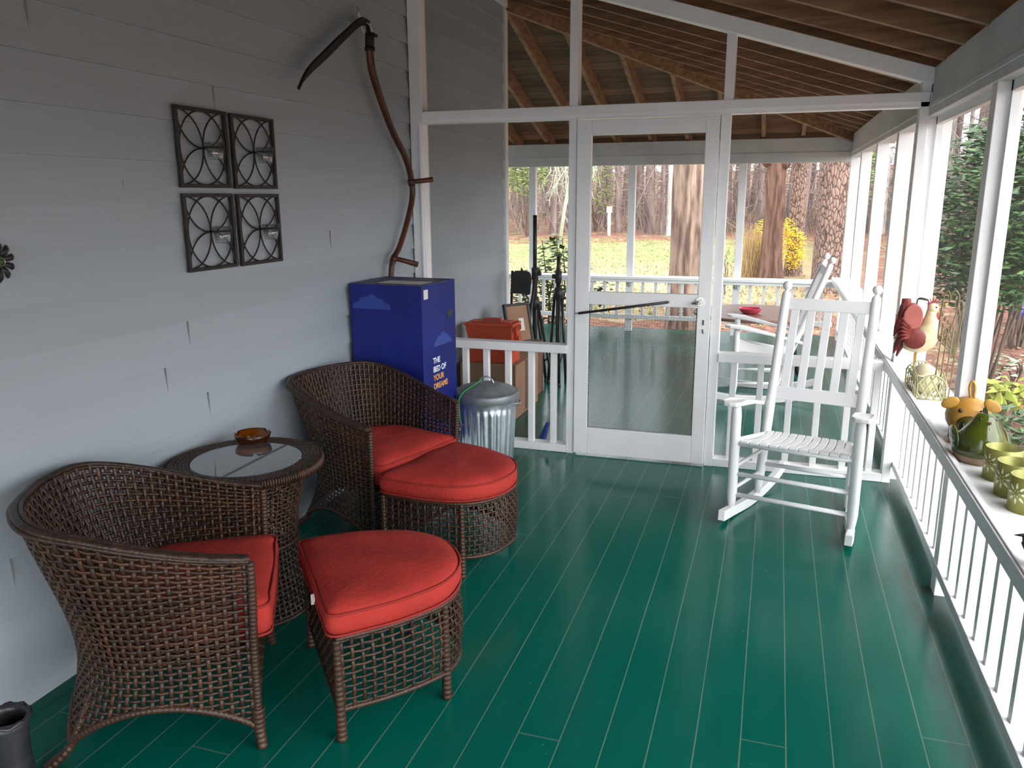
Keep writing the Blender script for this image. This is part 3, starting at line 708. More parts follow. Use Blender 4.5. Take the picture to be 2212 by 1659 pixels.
OTB = [(0, -.28), (.18, -.262), (.36, -.205), (.44, -.105), (.455, 0), (.44, .105), (.36, .205), (.18, .262), (0, .28)]
def wicker_ottoman():
    root = empty('wicker_ottoman')
    side = cat([(x_, y_, 0) for x_, y_ in OTB], 14)
    b = MB()
    def s1(u, v):
        p = along(side, u); z = lerp(.10 - .012 * sin(u * pi), .335, v); k = 1 + .02 * sin(v * pi); return (p.x * k, p.y * k, z)
    weave(b, s1, 46, 11, .0058, .0026, .0048, .0026, .003)
    weave(b, lambda u, v: (0, lerp(.28, -.28, u), lerp(.10, .335, v)), 21, 11, .0058, .0026, .0048, .0026, .003)
    b.build('woven_body', WICK, root)
    def hm(b):
        wrapped(b, [(p.x, p.y, .10 - .012 * sin(k / (len(side) - 1) * pi)) for k, p in enumerate(side)][::6] + [tuple(side[-1] + V(0, 0, .10))], .009, .012, 8)
        wrapped(b, [(0, .28, .10), (0, 0, .10), (0, -.28, .10)], .009, .012, 8)
        wrapped(b, [(p.x, p.y, .335) for p in side[::6]] + [tuple(side[-1] + V(0, 0, .335))], .009, .012, 8)
    one(hm, 'hem', WICK, root)
    for (x_, y_) in ((.002, -.282), (.002, .282), (.36, -.207), (.36, .207)):
        one(lambda b: wrapped(b, [(x_, y_ * 1.01, 0), (x_, y_, .10), (x_, y_, .335)], (.0175, .0120), .016, 10), 'leg', WICK, root)
    one(lambda b: b.prism([(p.x * .97, p.y * .97, .315) for p in side[::5]], (0, 0, .02)), 'seat_deck', DECKM, root)
    ol = cat([(-.012, -.285, 0), (.1, -.285, 0), (.22, -.268, 0), (.36, -.215, 0), (.445, -.115, 0), (.47, 0, 0), (.445, .115, 0), (.36, .215, 0), (.22, .268, 0), (.1, .285, 0), (-.012, .285, 0), (-.022, .2, 0), (-.022, .07, 0), (-.022, -.07, 0), (-.022, -.2, 0)], 5, True)
    cushion(root, [(p.x, p.y) for p in ol], .335, .092, (.21, 0), (-.022, -.06, .345))
    return root

chair = wicker_chair()
tag(chair, 'brown wicker barrel armchair nearest the camera, beside the round glass table, its side to us', 'armchair', 'wicker armchairs')
chair.location = (.684, 2.004, 0); chair.rotation_euler = (0, 0, radians(31.46))
dup(chair, (.648, 3.295, 0), radians(-17.5), 'brown wicker barrel armchair in front of the tall blue box')
ott = wicker_ottoman()
tag(ott, 'brown wicker footstool with red cushion, standing alone in the front on the green floor', 'footstool', 'wicker footstools')
ott.location = (.866, 2.07, 0); ott.rotation_euler = (0, 0, radians(40.6))
dup(ott, (.705, 3.236, 0), radians(-12.4), 'brown wicker footstool with red cushion pushed against the seat of the farther armchair')

# round wicker table
def table():
    root = empty('wicker_side_table', (.315, 2.49, 0))
    def rr(z):
        ks = [(0, .205), (.1, .188), (.2, .172), (.29, .165), (.4, .176), (.5, .20), (.585, .235)]
        for (z0, r0), (z1, r1) in zip(ks, ks[1:]):
            if z <= z1: return lerp(r0, r1, smst((z - z0) / (z1 - z0)) * .5 + .5 * (z - z0) / (z1 - z0))
        return ks[-1][1]
    b = MB()
    weave(b, lambda u, v: (rr(.012 + .575 * v) * cos(2 * pi * u), rr(.012 + .575 * v) * sin(2 * pi * u), .012 + .575 * v), 52, 32, .0058, .0026, .0048, .0026, .003, closed=True)
    b.build('woven_pedestal', WICK, root)
    one(lambda b: (b.tube([(.170 * cos(2 * pi * k / 48), .170 * sin(2 * pi * k / 48), .29) for k in range(48)], .009, 8, closed=True)), 'waist_band', WICKD, root)
    one(lambda b: (b.tube([(.206 * cos(2 * pi * k / 48), .206 * sin(2 * pi * k / 48), .009) for k in range(48)], .009, 8, closed=True)), 'foot_band', WICKD, root)
    def top(b):
        b.lathe([(.0, .585), (.283, .585), (.283, .612), (.21, .614), (.0, .610)], 72, smooth=False)
    one(top, 'tabletop', WICKD, root)
    def edge(b):
        for k in range(180):
            a = 2 * pi * k / 180; p = V(cos(a) * .285, sin(a) * .285, 0)
            b.tube([p + V(0, 0, .586), p + V(cos(a) * .003, sin(a) * .003, .600), p + V(0, 0, .614), p + V(-cos(a) * .008, -sin(a) * .008, .6175)], .0040, 5)
    one(edge, 'wrapped_rim', WICK, root)
    b = MB()
    weave(b, lambda u, v: (lerp(.208, .278, v) * cos(2 * pi * u), lerp(.208, .278, v) * sin(2 * pi * u), .6155), 90, 5, .004, .0012, .0045, .0012, .0012, closed=True)
    b.build('woven_ring', WICK, root)
    one(lambda b: b.lathe([(0, .612), (.205, .612), (.207, .615), (.205, .6175), (0, .6175)], 64, smooth=False), 'glass_inset', mat('smoky_glass', (.10, .115, .12), .03, coat=1., ior=1.6), root)
    return tag(root, 'round brown wicker side table with inset glass top between the armchairs', 'table')
table()
def ashtray():
    root = empty('ashtray', (.205, 2.685, .6185))
    prof = [(0, 0), (.046, 0), (.060, .006), (.070, .022), (.074, .036), (.070, .040), (.066, .036), (.060, .018), (.05, .010), (0, .009)]
    def notch(a, z): return 1.0
    def f(b):
        n = 60; vs = []
        for r, z in prof:
            for k in range(n):
                a = 2 * pi * k / n
                dz = 0
                if z > .03:
                    for q in range(3):
                        d = (a - radians(70 + 120 * q) + pi) % (2 * pi) - pi
                        if abs(d) < .13: dz = -.010
                vs.append((r * cos(a), r * sin(a), z + dz))
        fs = [(i * n + k, i * n + (k + 1) % n, (i + 1) * n + (k + 1) % n, (i + 1) * n + k) for i in range(len(prof) - 1) for k in range(n)]
        b.add(vs, fs, True)
    one(f, 'bowl', AMBER, root)
    tag(root, 'amber glass ashtray on the round wicker table', 'ashtray')
    for i, (x_, y_, a) in enumerate(((.0, -.02, .3), (.02, .012, 1.9), (-.022, .008, 2.6), (.005, -.005, 1.2), (-.03, -.018, .9))):
        o = one(lambda b: (b.tube([(0, 0, 0), (.022, 0, 0)], .0036, 8), setattr(b, 'cur', 1), b.tube([(.022, 0, 0), (.030, 0, .001)], .0037, 8)), 'cigarette_butt', [BUTT, COPPER])
        o.location = (.205 + x_, 2.685 + y_, .6185 + .0135); o.rotation_euler = (0, .05, a)
        tag(o, 'stubbed out cigarette end lying in the amber ashtray', 'cigarette', 'cigarette ends in the ashtray')
ashtray()

# ------------------------------------------------------------------ wall candle sconces
def sconce():
    root = empty('candle_sconce')
    h = .152
    def frame(b):
        for (y0, y1, z0, z1) in ((-h, h, h - .014, h), (-h, h, -h, -h + .014), (-h, -h + .014, -h + .014, h - .014), (h - .014, h, -h + .014, h - .014)):
            b.box(.004, .020, y0, y1, z0, z1)
    one(frame, 'frame', IRON, root, .0015)
    def arcs(b):
        r = h - .006
        # centre ring plus a quarter circle from every corner, and the petal arcs through the middle
        b.tube([(.012, r * .93 * cos(2 * pi * k / 48), r * .97 * sin(2 * pi * k / 48)) for k in range(48)], .0036, 6, closed=True)
        q = h - .010
        for sy in (-1, 1):
            for sz in (-1, 1):
                A = [(q * (1 - cos(t * pi / 24)), q * sin(t * pi / 24)) for t in range(13)]
                b.tube([(.012, sy * a, sz * c) for a, c in A], .0034, 6); b.tube([(.012, sy * c, sz * a) for a, c in A], .0034, 6)
    one(arcs, 'scrollwork', IRON, root)
    one(lambda b: (b.tube([(.012 + .055 + .037 * cos(2 * pi * k / 32), .037 * sin(2 * pi * k / 32), .003) for k in range(32)], .003, 6, closed=True),
                   b.tube([(.012, 0, 0), (.033, 0, .003)], .004, 6)), 'cup_ring', IRON, root)
    g = tag_none = one(lambda b: b.lathe([(.001, -.042), (.026, -.044), (.028, -.040), (.0385, .022), (.0365, .022), (.026, -.032), (.001, -.033)], 28, (.067, 0, 0)), 'glass_cup', TGLASS, root, label='clear glass candle cup')
    return root
s0 = sconce(); s0.location = (.0, 2.782, 1.789); s0['category'] = 'candle sconce'; s0['group'] = 'black scrollwork candle sconces on the siding'
s0['label'] = 'black scrollwork candle sconce with glass cup, upper left of the four on the siding'
for (yy, zz, lb) in ((3.116, 1.787, 'upper right'), (2.784, 1.463, 'lower left'), (3.118, 1.461, 'lower right')):
    dup(s0, (0, yy, zz), 0, f'black scrollwork candle sconce with glass cup, {lb} of the four on the siding')

def flower():
    root = empty('wall_flower', (.0, 1.808, 1.418))
    def pet(b):
        for k in range(11):
            a = 2 * pi * k / 11 + .2
            d = V(0, cos(a), sin(a)); t = V(0, -sin(a), cos(a))
            pts = [V(.014, 0, 0) + d * .018, V(.020, 0, 0) + d * .035, V(.016, 0, 0) + d * .052, V(.010, 0, 0) + d * .062]
            b.tube(pts, [.006, .0085, .0105, .006], 8, flat=(1.0, .4, tuple(t)))
    one(pet, 'petals', BLACK, root)
    one(lambda b: (b.tube([(.004, 0, 0), (.026, 0, 0)], .017, 16), b.sphere((.026, 0, 0), .015, sc=(.5, 1, 1))), 'flower_centre', mat('dark_green_glass', (.03, .06, .012), .15), root)
    one(lambda b: b.tube([(.034, .011 * cos(2 * pi * k / 20), .011 * sin(2 * pi * k / 20)) for k in range(20)], .0012, 5, closed=True), 'centre_wire', CHROME, root)
    tag(root, 'black petalled metal flower with green centre hung on the siding', 'wall ornament')
flower()

# ------------------------------------------------------------------ scythe
def scythe():
    root = empty('scythe', (.0, 0, 0))
    path = cat([(.075, 4.128, 2.43), (.07, 4.129, 2.357), (.068, 4.147, 2.267), (.066, 4.203, 2.179), (.064, 4.293, 2.066), (.062, 4.40, 1.949), (.062, 4.545, 1.826), (.062, 4.619, 1.70), (.062, 4.626, 1.60), (.06, 4.562, 1.473), (.058, 4.438, 1.313), (.055, 4.335, 1.225), (.05, 4.31, 1.10), (.045, 4.30, .95)], 6)
    n = len(path)
    one(lambda b: b.tube(path, [lerp(.022, .0155, i / (n - 1)) for i in range(n)], 12), 'snath', SNATH, root)
    def ferrule(b):
        b.tube([(.075, 4.126, 2.445), (.071, 4.128, 2.37)], .025, 12); b.tube([(.071, 4.128, 2.375), (.071, 4.129, 2.355)], .028, 12)
        b.bar((.08, 4.10, 2.447), (.08, 4.19, 2.440), .02, .012)
    one(ferrule, 'ferrule', RUST, root)
    def blade(b):
        top = cat([(.07, 4.13, 2.505), (.07, 4.04, 2.505), (.07, 3.89, 2.425), (.07, 3.68, 2.300), (.07, 3.50, 2.185), (.07, 3.405, 2.085)], 8)
        bot = cat([(.07, 4.13, 2.445), (.07, 4.05, 2.44), (.07, 3.91, 2.362), (.07, 3.70, 2.232), (.07, 3.53, 2.142), (.07, 3.407, 2.080)], 8)
        m = len(top); bot = [t_.lerp(b_, .60) for t_, b_ in zip(top, bot)]; vs = []
        for i in range(m):
            vs += [top[i] + V(.006, 0, 0), top[i] - V(.006, 0, 0), bot[i] - V(.0012, 0, 0), bot[i] + V(.0012, 0, 0)]
        fs = [(i * 4 + k, i * 4 + (k + 1) % 4, i * 4 + 4 + (k + 1) % 4, i * 4 + 4 + k) for i in range(m - 1) for k in range(4)] + [(0, 1, 2, 3), tuple(4 * (m - 1) + k for k in (3, 2, 1, 0))]
        b.add(vs, fs)
        b.tube([p + V(.004, 0, -.004) for p in top], .006, 6)
        b.bar((.07, 4.115, 2.49), (.072, 4.127, 2.40), .012, .022)
    one(blade, 'blade', RUST, root)
    one(lambda b: (b.tube([(.062, 4.617, 1.685), (.10, 4.66, 1.690), (.17, 4.70, 1.700)], [.014, .015, .016], 10), b.tube([(.062, 4.612, 1.70), (.062, 4.622, 1.665)], .022, 10)), 'grip', SNATH, root)
    one(lambda b: (b.tube([(.055, 4.352, 1.243), (.10, 4.40, 1.225), (.17, 4.44, 1.20)], [.013, .015, .017], 10), b.tube([(.056, 4.362, 1.255), (.054, 4.340, 1.225)], .0205, 10)), 'grip', SNATH, root)
    tag(root, 'old scythe with curved red brown snath and rusty blade hung on the siding', 'scythe')
scythe()
def hook():
    root = empty('hanging_hook', (0, 4.085, 2.55))
    one(lambda b: b.tube(cat([(-.008, 0, .02), (.03, 0, .015), (.038, 0, -.01), (.02, .012, -.012), (.012, .012, .01), (.012, -.012, .022)], 6), .0022, 6), 'wire_hook', CHROME, root)
    one(lambda b: b.tube(cat([(.035, 0, -.01), (.05, .012, -.04), (.088, .02, -.07), (.092, .035, -.10), (.06, .04, -.115), (.045, .02, -.09), (.035, 0, -.012)], 5), .0022, 6), 'string', STRING, root, label='white string loop')
    tag(root, 'small wire hook with white string above the scythe blade', 'hook')
hook()

# ------------------------------------------------------------------ tall blue box
def bluebox():
    H = 1.145
    nl, nr = V(.022, 3.872, 0), V(.462, 3.835, 0)
    ex = (nr - nl); w = ex.length; ex.normalize(); ey = V(-ex.y, ex.x, 0); d = .385
    a = math.atan2(ex.y, ex.x)
    root = empty('tall_cardboard_box', nl, a)
    one(lambda b: b.box(0, w, 0, d, .001, H - .004), 'carton', BLUE, root, .003)
    one(lambda b: (b.box(.001, w - .001, .001, d / 2 - .001, H - .004, H), b.box(.001, w - .001, d / 2 + .002, d - .001, H - .004, H + .001)), 'top_flap', BLUETOP, root, .001)
    one(lambda b: (b.box(.14, .40, .06, .2, H, H + .0008),), 'tape', LABEL, root, label='scuffed pale tape')
    def cloud(b, cx, cz, s, face, flat=0.):
        bumps = [(-.5, .0, .22), (-.28, .13, .24), (.0, .20, .26), (.27, .13, .22), (.5, .0, .2)]
        pts = [(-.72, 0)]
        out = []
        N_ = 60
        for k in range(N_ + 1):
            x_ = -.72 + 1.44 * k / N_; z_ = 0
            for (bx_, bz, br) in bumps:
                q = br * br - (x_ - bx_) ** 2
                if q > 0: z_ = max(z_, bz + sqrt(q))
            out.append((x_, z_))
        poly = out + [(.72, 0), (-.72, 0)]
        if face == 'f': P = [(cx + x_ * s, -.0006, cz + (z_ + flat * x_) * s) for x_, z_ in poly[:-2]] + [(cx + .72 * s, -.0006, cz + flat * .72 * s), (cx - .72 * s, -.0006, cz - flat * .72 * s)]; dd = (0, -.0006, 0)
        else: P = [(w + .0004, cx + x_ * s, cz + z_ * s) for x_, z_ in poly]; dd = (.0006, 0, 0)
        P2 = [P[0]]
        for p in P[1:]:
            if (V(*p) - V(*P2[-1])).length > 1e-5: P2.append(p)
        b.prism(P2, dd)
    one(lambda b: cloud(b, .135, H - .135, .17, 'f'), 'printed_cloud', CLOUD, root)
    one(lambda b: cloud(b, .225, H - .345, .155, 's'), 'printed_cloud', CLOUD, root)
    def bottom(b):
        pts = [(w + .0004, 0, 0)]; N_ = 60
        for k in range(N_ + 1):
            y_ = d * k / N_; z_ = .15 + .06 * abs(sin(pi * y_ / .128)) ** .6
            pts.append((w + .0004, y_, z_))
        pts.append((w + .0004, d, 0)); b.prism(pts, (.0006, 0, 0))
    one(bottom, 'printed_cloud', PRINTW, root)
    one(lambda b: b.box(w, w + .0012, .020, .066, H - .075, H - .025), 'sticker', LABEL, root)
    one(lambda b: b.box(w - .002, w + .0015, .285, .345, H - .205, H - .165), 'hand_hole', BLACKPL, root, .0)
    def txt(t, y_, z_, m, n):
        cu = bpy.data.curves.new(n, 'FONT'); cu.body = t; cu.size = .044; cu.extrude = .0004; cu.offset = .0012; cu.space_character = 1.0
        cu.materials.append(m); o = bpy.data.objects.new(n, cu); COL.objects.link(o); o.parent = root
        bpy.context.view_layer.update()
        me = bpy.data.meshes.new_from_object(o.evaluated_get(bpy.context.evaluated_depsgraph_get())); bpy.data.objects.remove(o)
        o = bpy.data.objects.new(n, me); COL.objects.link(o); o.parent = root
        o.location = (w + .0006, y_, z_); o.rotation_euler = (pi / 2, 0, pi / 2)
    txt('THE', .105, H - .435, PRINTW, 'lettering'); txt('BED OF', .105, H - .483, PRINTW, 'lettering')
    txt('YOUR', .105, H - .531, PRINTO, 'lettering'); txt('DREAMS', .105, H - .579, PRINTO, 'lettering')
    tag(root, 'tall blue cardboard carton with printed clouds and white and orange lettering', 'box')
bluebox()

# ------------------------------------------------------------------ trash can
def can():
    root = empty('trash_can', (.632, 4.335, 0))
    R0, R1, H = .148, .176, .455
    def body(b):
        n = 144; vs = []; zs = [0, .01, .02, .035, .05, .06, .07, .20, .34, .36, .375, .39, .405, .43, .445, .455]
        for z in zs:
            rr = lerp(R0, R1, z / H)
            for k in range(n):
                a = 2 * pi * k / n; c = (k % 6) / 6
                f = 1.0
                m = smst((z - .04) / .03) * (1 - smst((z - .37) / .035))
                rib = .5 + .5 * cos(2 * pi * c)
                rad = rr + .010 * m * (rib ** .5) - .004
                if z >= .43: rad = rr + .003
                vs.append((rad * cos(a), rad * sin(a), z))
        m_ = len(zs)
        b.add(vs, [(i * n + k, i * n + (k + 1) % n, (i + 1) * n + (k + 1) % n, (i + 1) * n + k) for i in range(m_ - 1) for k in range(n)] + [tuple(range(n))[::-1]], True)
    one(body, 'body', GALV, root)
    lid = MB()
    lid.lathe([(.193, .435), (.196, .440), (.196, .476), (.192, .482), (.184, .484), (.170, .484), (.158, .500), (.10, .514), (.095, .520), (.05, .528), (.03, .528), (0, .528)], 72, fr=lambda a, z: 1 + (.012 * (abs(sin(a * 4)) ** 6) if .49 < z < .515 else 0))
    lo = lid.build('lid', mat('dull_zinc', (.25, .28, .30), .5, metal=.5, col2=(.20, .225, .245), nscale=20), root)
    one(lambda b: (b.tube(cat([(-.045, .0, .526), (-.035, 0, .55), (0, 0, .566), (.035, 0, .552), (.048, 0, .527)], 6), .004, 8), b.tube(cat([(-.04, .012, .526), (-.03, .012, .548), (0, .012, .562), (.03, .012, .548), (.043, .012, .527)], 6), .003, 8)), 'lid_handle', GALV, lo)
    for s in (-1, 1):
        one(lambda b: b.tube(cat([(s * .176, -.045, .41), (s * .196, -.04, .425), (s * .212, 0, .42), (s * .196, .04, .425), (s * .176, .045, .41)], 6), .004, 8), 'side_handle', GALV, root)
    tag(root, 'small fluted galvanised trash can with lid, beside the blue box', 'trash can')
    cord = empty('bungee_cord', (.632, 4.335, 0))
    one(lambda b: b.tube(cat([(-.02, -.012, .548), (-.06, -.08, .52), (-.085, -.148, .500), (-.098, -.181, .470), (-.100, -.186, .435), (-.098, -.180, .33)], 6), .0035, 8), 'cord', GREENP, cord)
    one(lambda b: b.box(-.112, -.086, -.196, -.176, .295, .335), 'clip', CHROME, cord, .003)
    one(lambda b: b.tube(cat([(-.098, -.185, .30), (-.10, -.175, .15), (-.104, -.15, .02)], 4), .0022, 6), 'wire', CHROME, cord)
    tag(cord, 'green elastic cord hooked over the trash can lid', 'cord')
    tag(one(lambda b: b.tube(cat([(.565, 4.13, .33), (.535, 4.12, .25), (.50, 4.14, .16), (.505, 4.15, .06), (.53, 4.12, .012), (.60, 4.10, .008)], 6), .004, 6), 'black_cable', BLACKPL), 'thin black cable hanging between the blue box and the trash can', 'cable')
can()

# ------------------------------------------------------------------ things stored beyond the screen wall
def carton(name, x0, x1, y0, y1, h, m, label, flap=True):
    root = empty(name, (x0, y0, 0))
    one(lambda b: b.box(0, x1 - x0, 0, y1 - y0, .001, h), 'carton', m, root, .004)
    if flap: one(lambda b: (b.box(.002, x1 - x0 - .002, .002, (y1 - y0) / 2 - .001, h, h + .004), b.box(.002, x1 - x0 - .002, (y1 - y0) / 2 + .001, y1 - y0 - .002, h, h + .004)), 'top_flap', m, root)
    one(lambda b: b.box(x1 - x0, x1 - x0 + .0008, (y1 - y0) * .4, (y1 - y0) * .6, .02, h), 'tape', CARDD, root)
    return tag(root, label, 'box')
carton('cardboard_box', .045, .475, 5.40, 5.98, .40, CARD, 'brown cardboard box under the orange plastic case')
carton('cardboard_box', .06, .42, 6.02, 6.34, .43, CARDD, 'dark reddish brown cardboard box behind the orange case')
def ammo():
    root = empty('plastic_case', (.09, 5.44, .405))
    def body(b):
        sec = [(-.0, 0, .0), (.02, 0, .14), (.0, 0, .20), (-.025, 0, .235), (-.025, 0, .27)]
        R = []
        for (e, _, z) in sec:
            x0, x1, y0, y1 = 0 + e * .5, .345, 0 + e * .0, .19
            R.append([V(x0, y0, z), V(x1, y0, z), V(x1, y1, z), V(x0, y1, z)])
        b.rings(R, False)
    one(body, 'case_body', ORANGE, root, .006)
    one(lambda b: (b.box(-.02, .355, -.008, .198, .270, .292), b.box(.02, .32, .03, .16, .292, .300)), 'lid', ORANGE, root, .006)
    one(lambda b: (b.box(.10, .24, .075, .115, .308, .322), b.box(.10, .118, .08, .11, .298, .312), b.box(.222, .24, .08, .11, .298, .312)), 'handle', ORANGE, root, .004)
    one(lambda b: (b.box(.345, .366, .05, .14, .11, .255), b.box(.366, .378, .06, .13, .13, .20), b.box(.345, .375, .01, .03, .235, .27), b.box(.345, .375, .045, .06, .24, .275), b.box(.345, .375, .08, .095, .24, .275), b.box(.345, .375, .12, .135, .24, .275)), 'latch', ORANGE, root, .003)
    return tag(root, 'orange plastic ammunition style case standing on a cardboard box', 'case')
ammo()
def fchair():
    root = empty('folding_chair', (.185, 6.33, 0), radians(-24))
    def lg(x_, dx): return lambda b: b.tube([(x_, -.12, .0), (x_ + dx, .06, .60), (x_ + dx * .6, .10, .985)], .0115, 8)
    one(lg(.16, -.06), 'leg', BLACK, root); one(lg(-.16, .05), 'leg', BLACK, root)
    one(lambda b: b.tube([(.12, .14, 0), (.10, .02, .55)], .0115, 8), 'leg', BLACK, root); one(lambda b: b.tube([(-.12, .14, 0), (-.10, .02, .55)], .0115, 8), 'leg', BLACK, root)
    def bk(b):
        R = []
        for z, w, s in ((.80, .085, .4), (.81, .105, 1), (.93, .108, 1), (.975, .095, 1), (.99, .075, .5)):
            ring = []
            for k in range(24):
                a = 2 * pi * k / 24; ring.append(V(w * 1.0 * cos(a), .085 + .012 * s * sin(a) - .03 * (cos(a) ** 2) + (z - .8) * .1, z))
            R.append(ring)
        b.rings(R)
    one(bk, 'backrest', BLACKPL, root)
    one(lambda b: b.box(-.09, .09, .04, .06, .30, .58), 'seat', BLACKPL, root, .008)
    return tag(root, 'folded black chair leaning at the corner of the grey siding', 'chair')
fchair()
def board():
    root = empty('framed_board', (.33, 6.02, .455))
    root.rotation_euler = (radians(-14), 0, radians(54))
    one(lambda b: b.box(-.10, .10, .0, .018, .012, .308), 'panel', CARD, root)
    def fr(b):
        for (x0, x1, z0, z1) in ((-.125, .125, 0, .022), (-.125, .125, .30, .322), (-.125, -.10, .0, .322), (.10, .125, 0, .322)): b.box(x0, x1, -.008, .026, z0, z1)
    one(fr, 'frame', BLACKPL, root, .008)
    one(lambda b: b.box(.0, .05, -.002, .0, .10, .20), 'paper_label', LABEL, root)
    return tag(root, 'brown board in a thick black frame behind the taller tripod stand', 'board')
board()
def stand(name, x_, y_, ztop, zhub, zclamp, r, label, spread, folded, kn):
    root = empty(name, (x_, y_, 0))
    one(lambda b: b.tube([(0, 0, .10), (0, 0, zclamp)], .021, 12), 'lower_tube', BLACK, root)
    one(lambda b: b.tube([(0, 0, zclamp - .02), (0, 0, ztop)], .0165, 12), 'upper_tube', BLACK, root)
    one(lambda b: (b.tube([(0, 0, zclamp - .05), (0, 0, zclamp + .05)], .028, 12), b.tube([(0, 0, zclamp), (kn * .055, 0, zclamp + .008)], .010, 8), b.tube([(kn * .04, -.0, zclamp - .015), (kn * .04, 0, zclamp + .022)], .016, 8)), 'clamp', BLACKPL, root)
    one(lambda b: b.tube([(0, 0, zhub - .05), (0, 0, zhub + .04)], [.05, .032], 12), 'hub', BLACKPL, root)
    for k in range(3):
        a = 2 * pi * k / 3 + folded
        one(lambda b: (b.tube([(.035 * cos(a), .035 * sin(a), zhub - .02), (spread * cos(a), spread * sin(a), .012)], .0135, 8), b.tube([(spread * cos(a), spread * sin(a), .0), (spread * cos(a), spread * sin(a), .03)], .017, 8)), 'leg', BLACK, root)
        one(lambda b: b.bar((.02 * cos(a), .02 * sin(a), .18), (spread * .62 * cos(a), spread * .62 * sin(a), .28), .012, .012), 'brace', BLACK, root)
    return tag(root, label, 'stand', 'black tripod stands')
stand('tripod_stand', .32, 6.42, 1.445, .74, .97, .02, 'taller black tripod stand with its pole raised, next to the framed board', .27, radians(205), 1)
stand('tripod_stand', .475, 6.60, 1.105, .80, .93, .02, 'shorter black tripod stand with folded legs beside the door post', .09, .9, -1)
def clothx(b):
    R = []
    for t in range(7):
        s = t / 6; ring = []
        for k in range(12):
            a = 2 * pi * k / 12; ring.append(V(.03 * (1 - s * .6) * cos(a) + .05 * s, .02 * sin(a) + .01 * sin(3 * a + s * 4), .002 + .14 * s + .006 * sin(2 * a)))
        R.append(ring)
    b.rings(R)
o = one(clothx, 'work_glove', mat('blue_cloth', (.05, .09, .42), .85, col2=(.08, .13, .5), nscale=12)); o.location = (.80, 4.93, 0)
tag(o, 'blue cloth glove behind the trash can, beyond the balusters', 'glove')

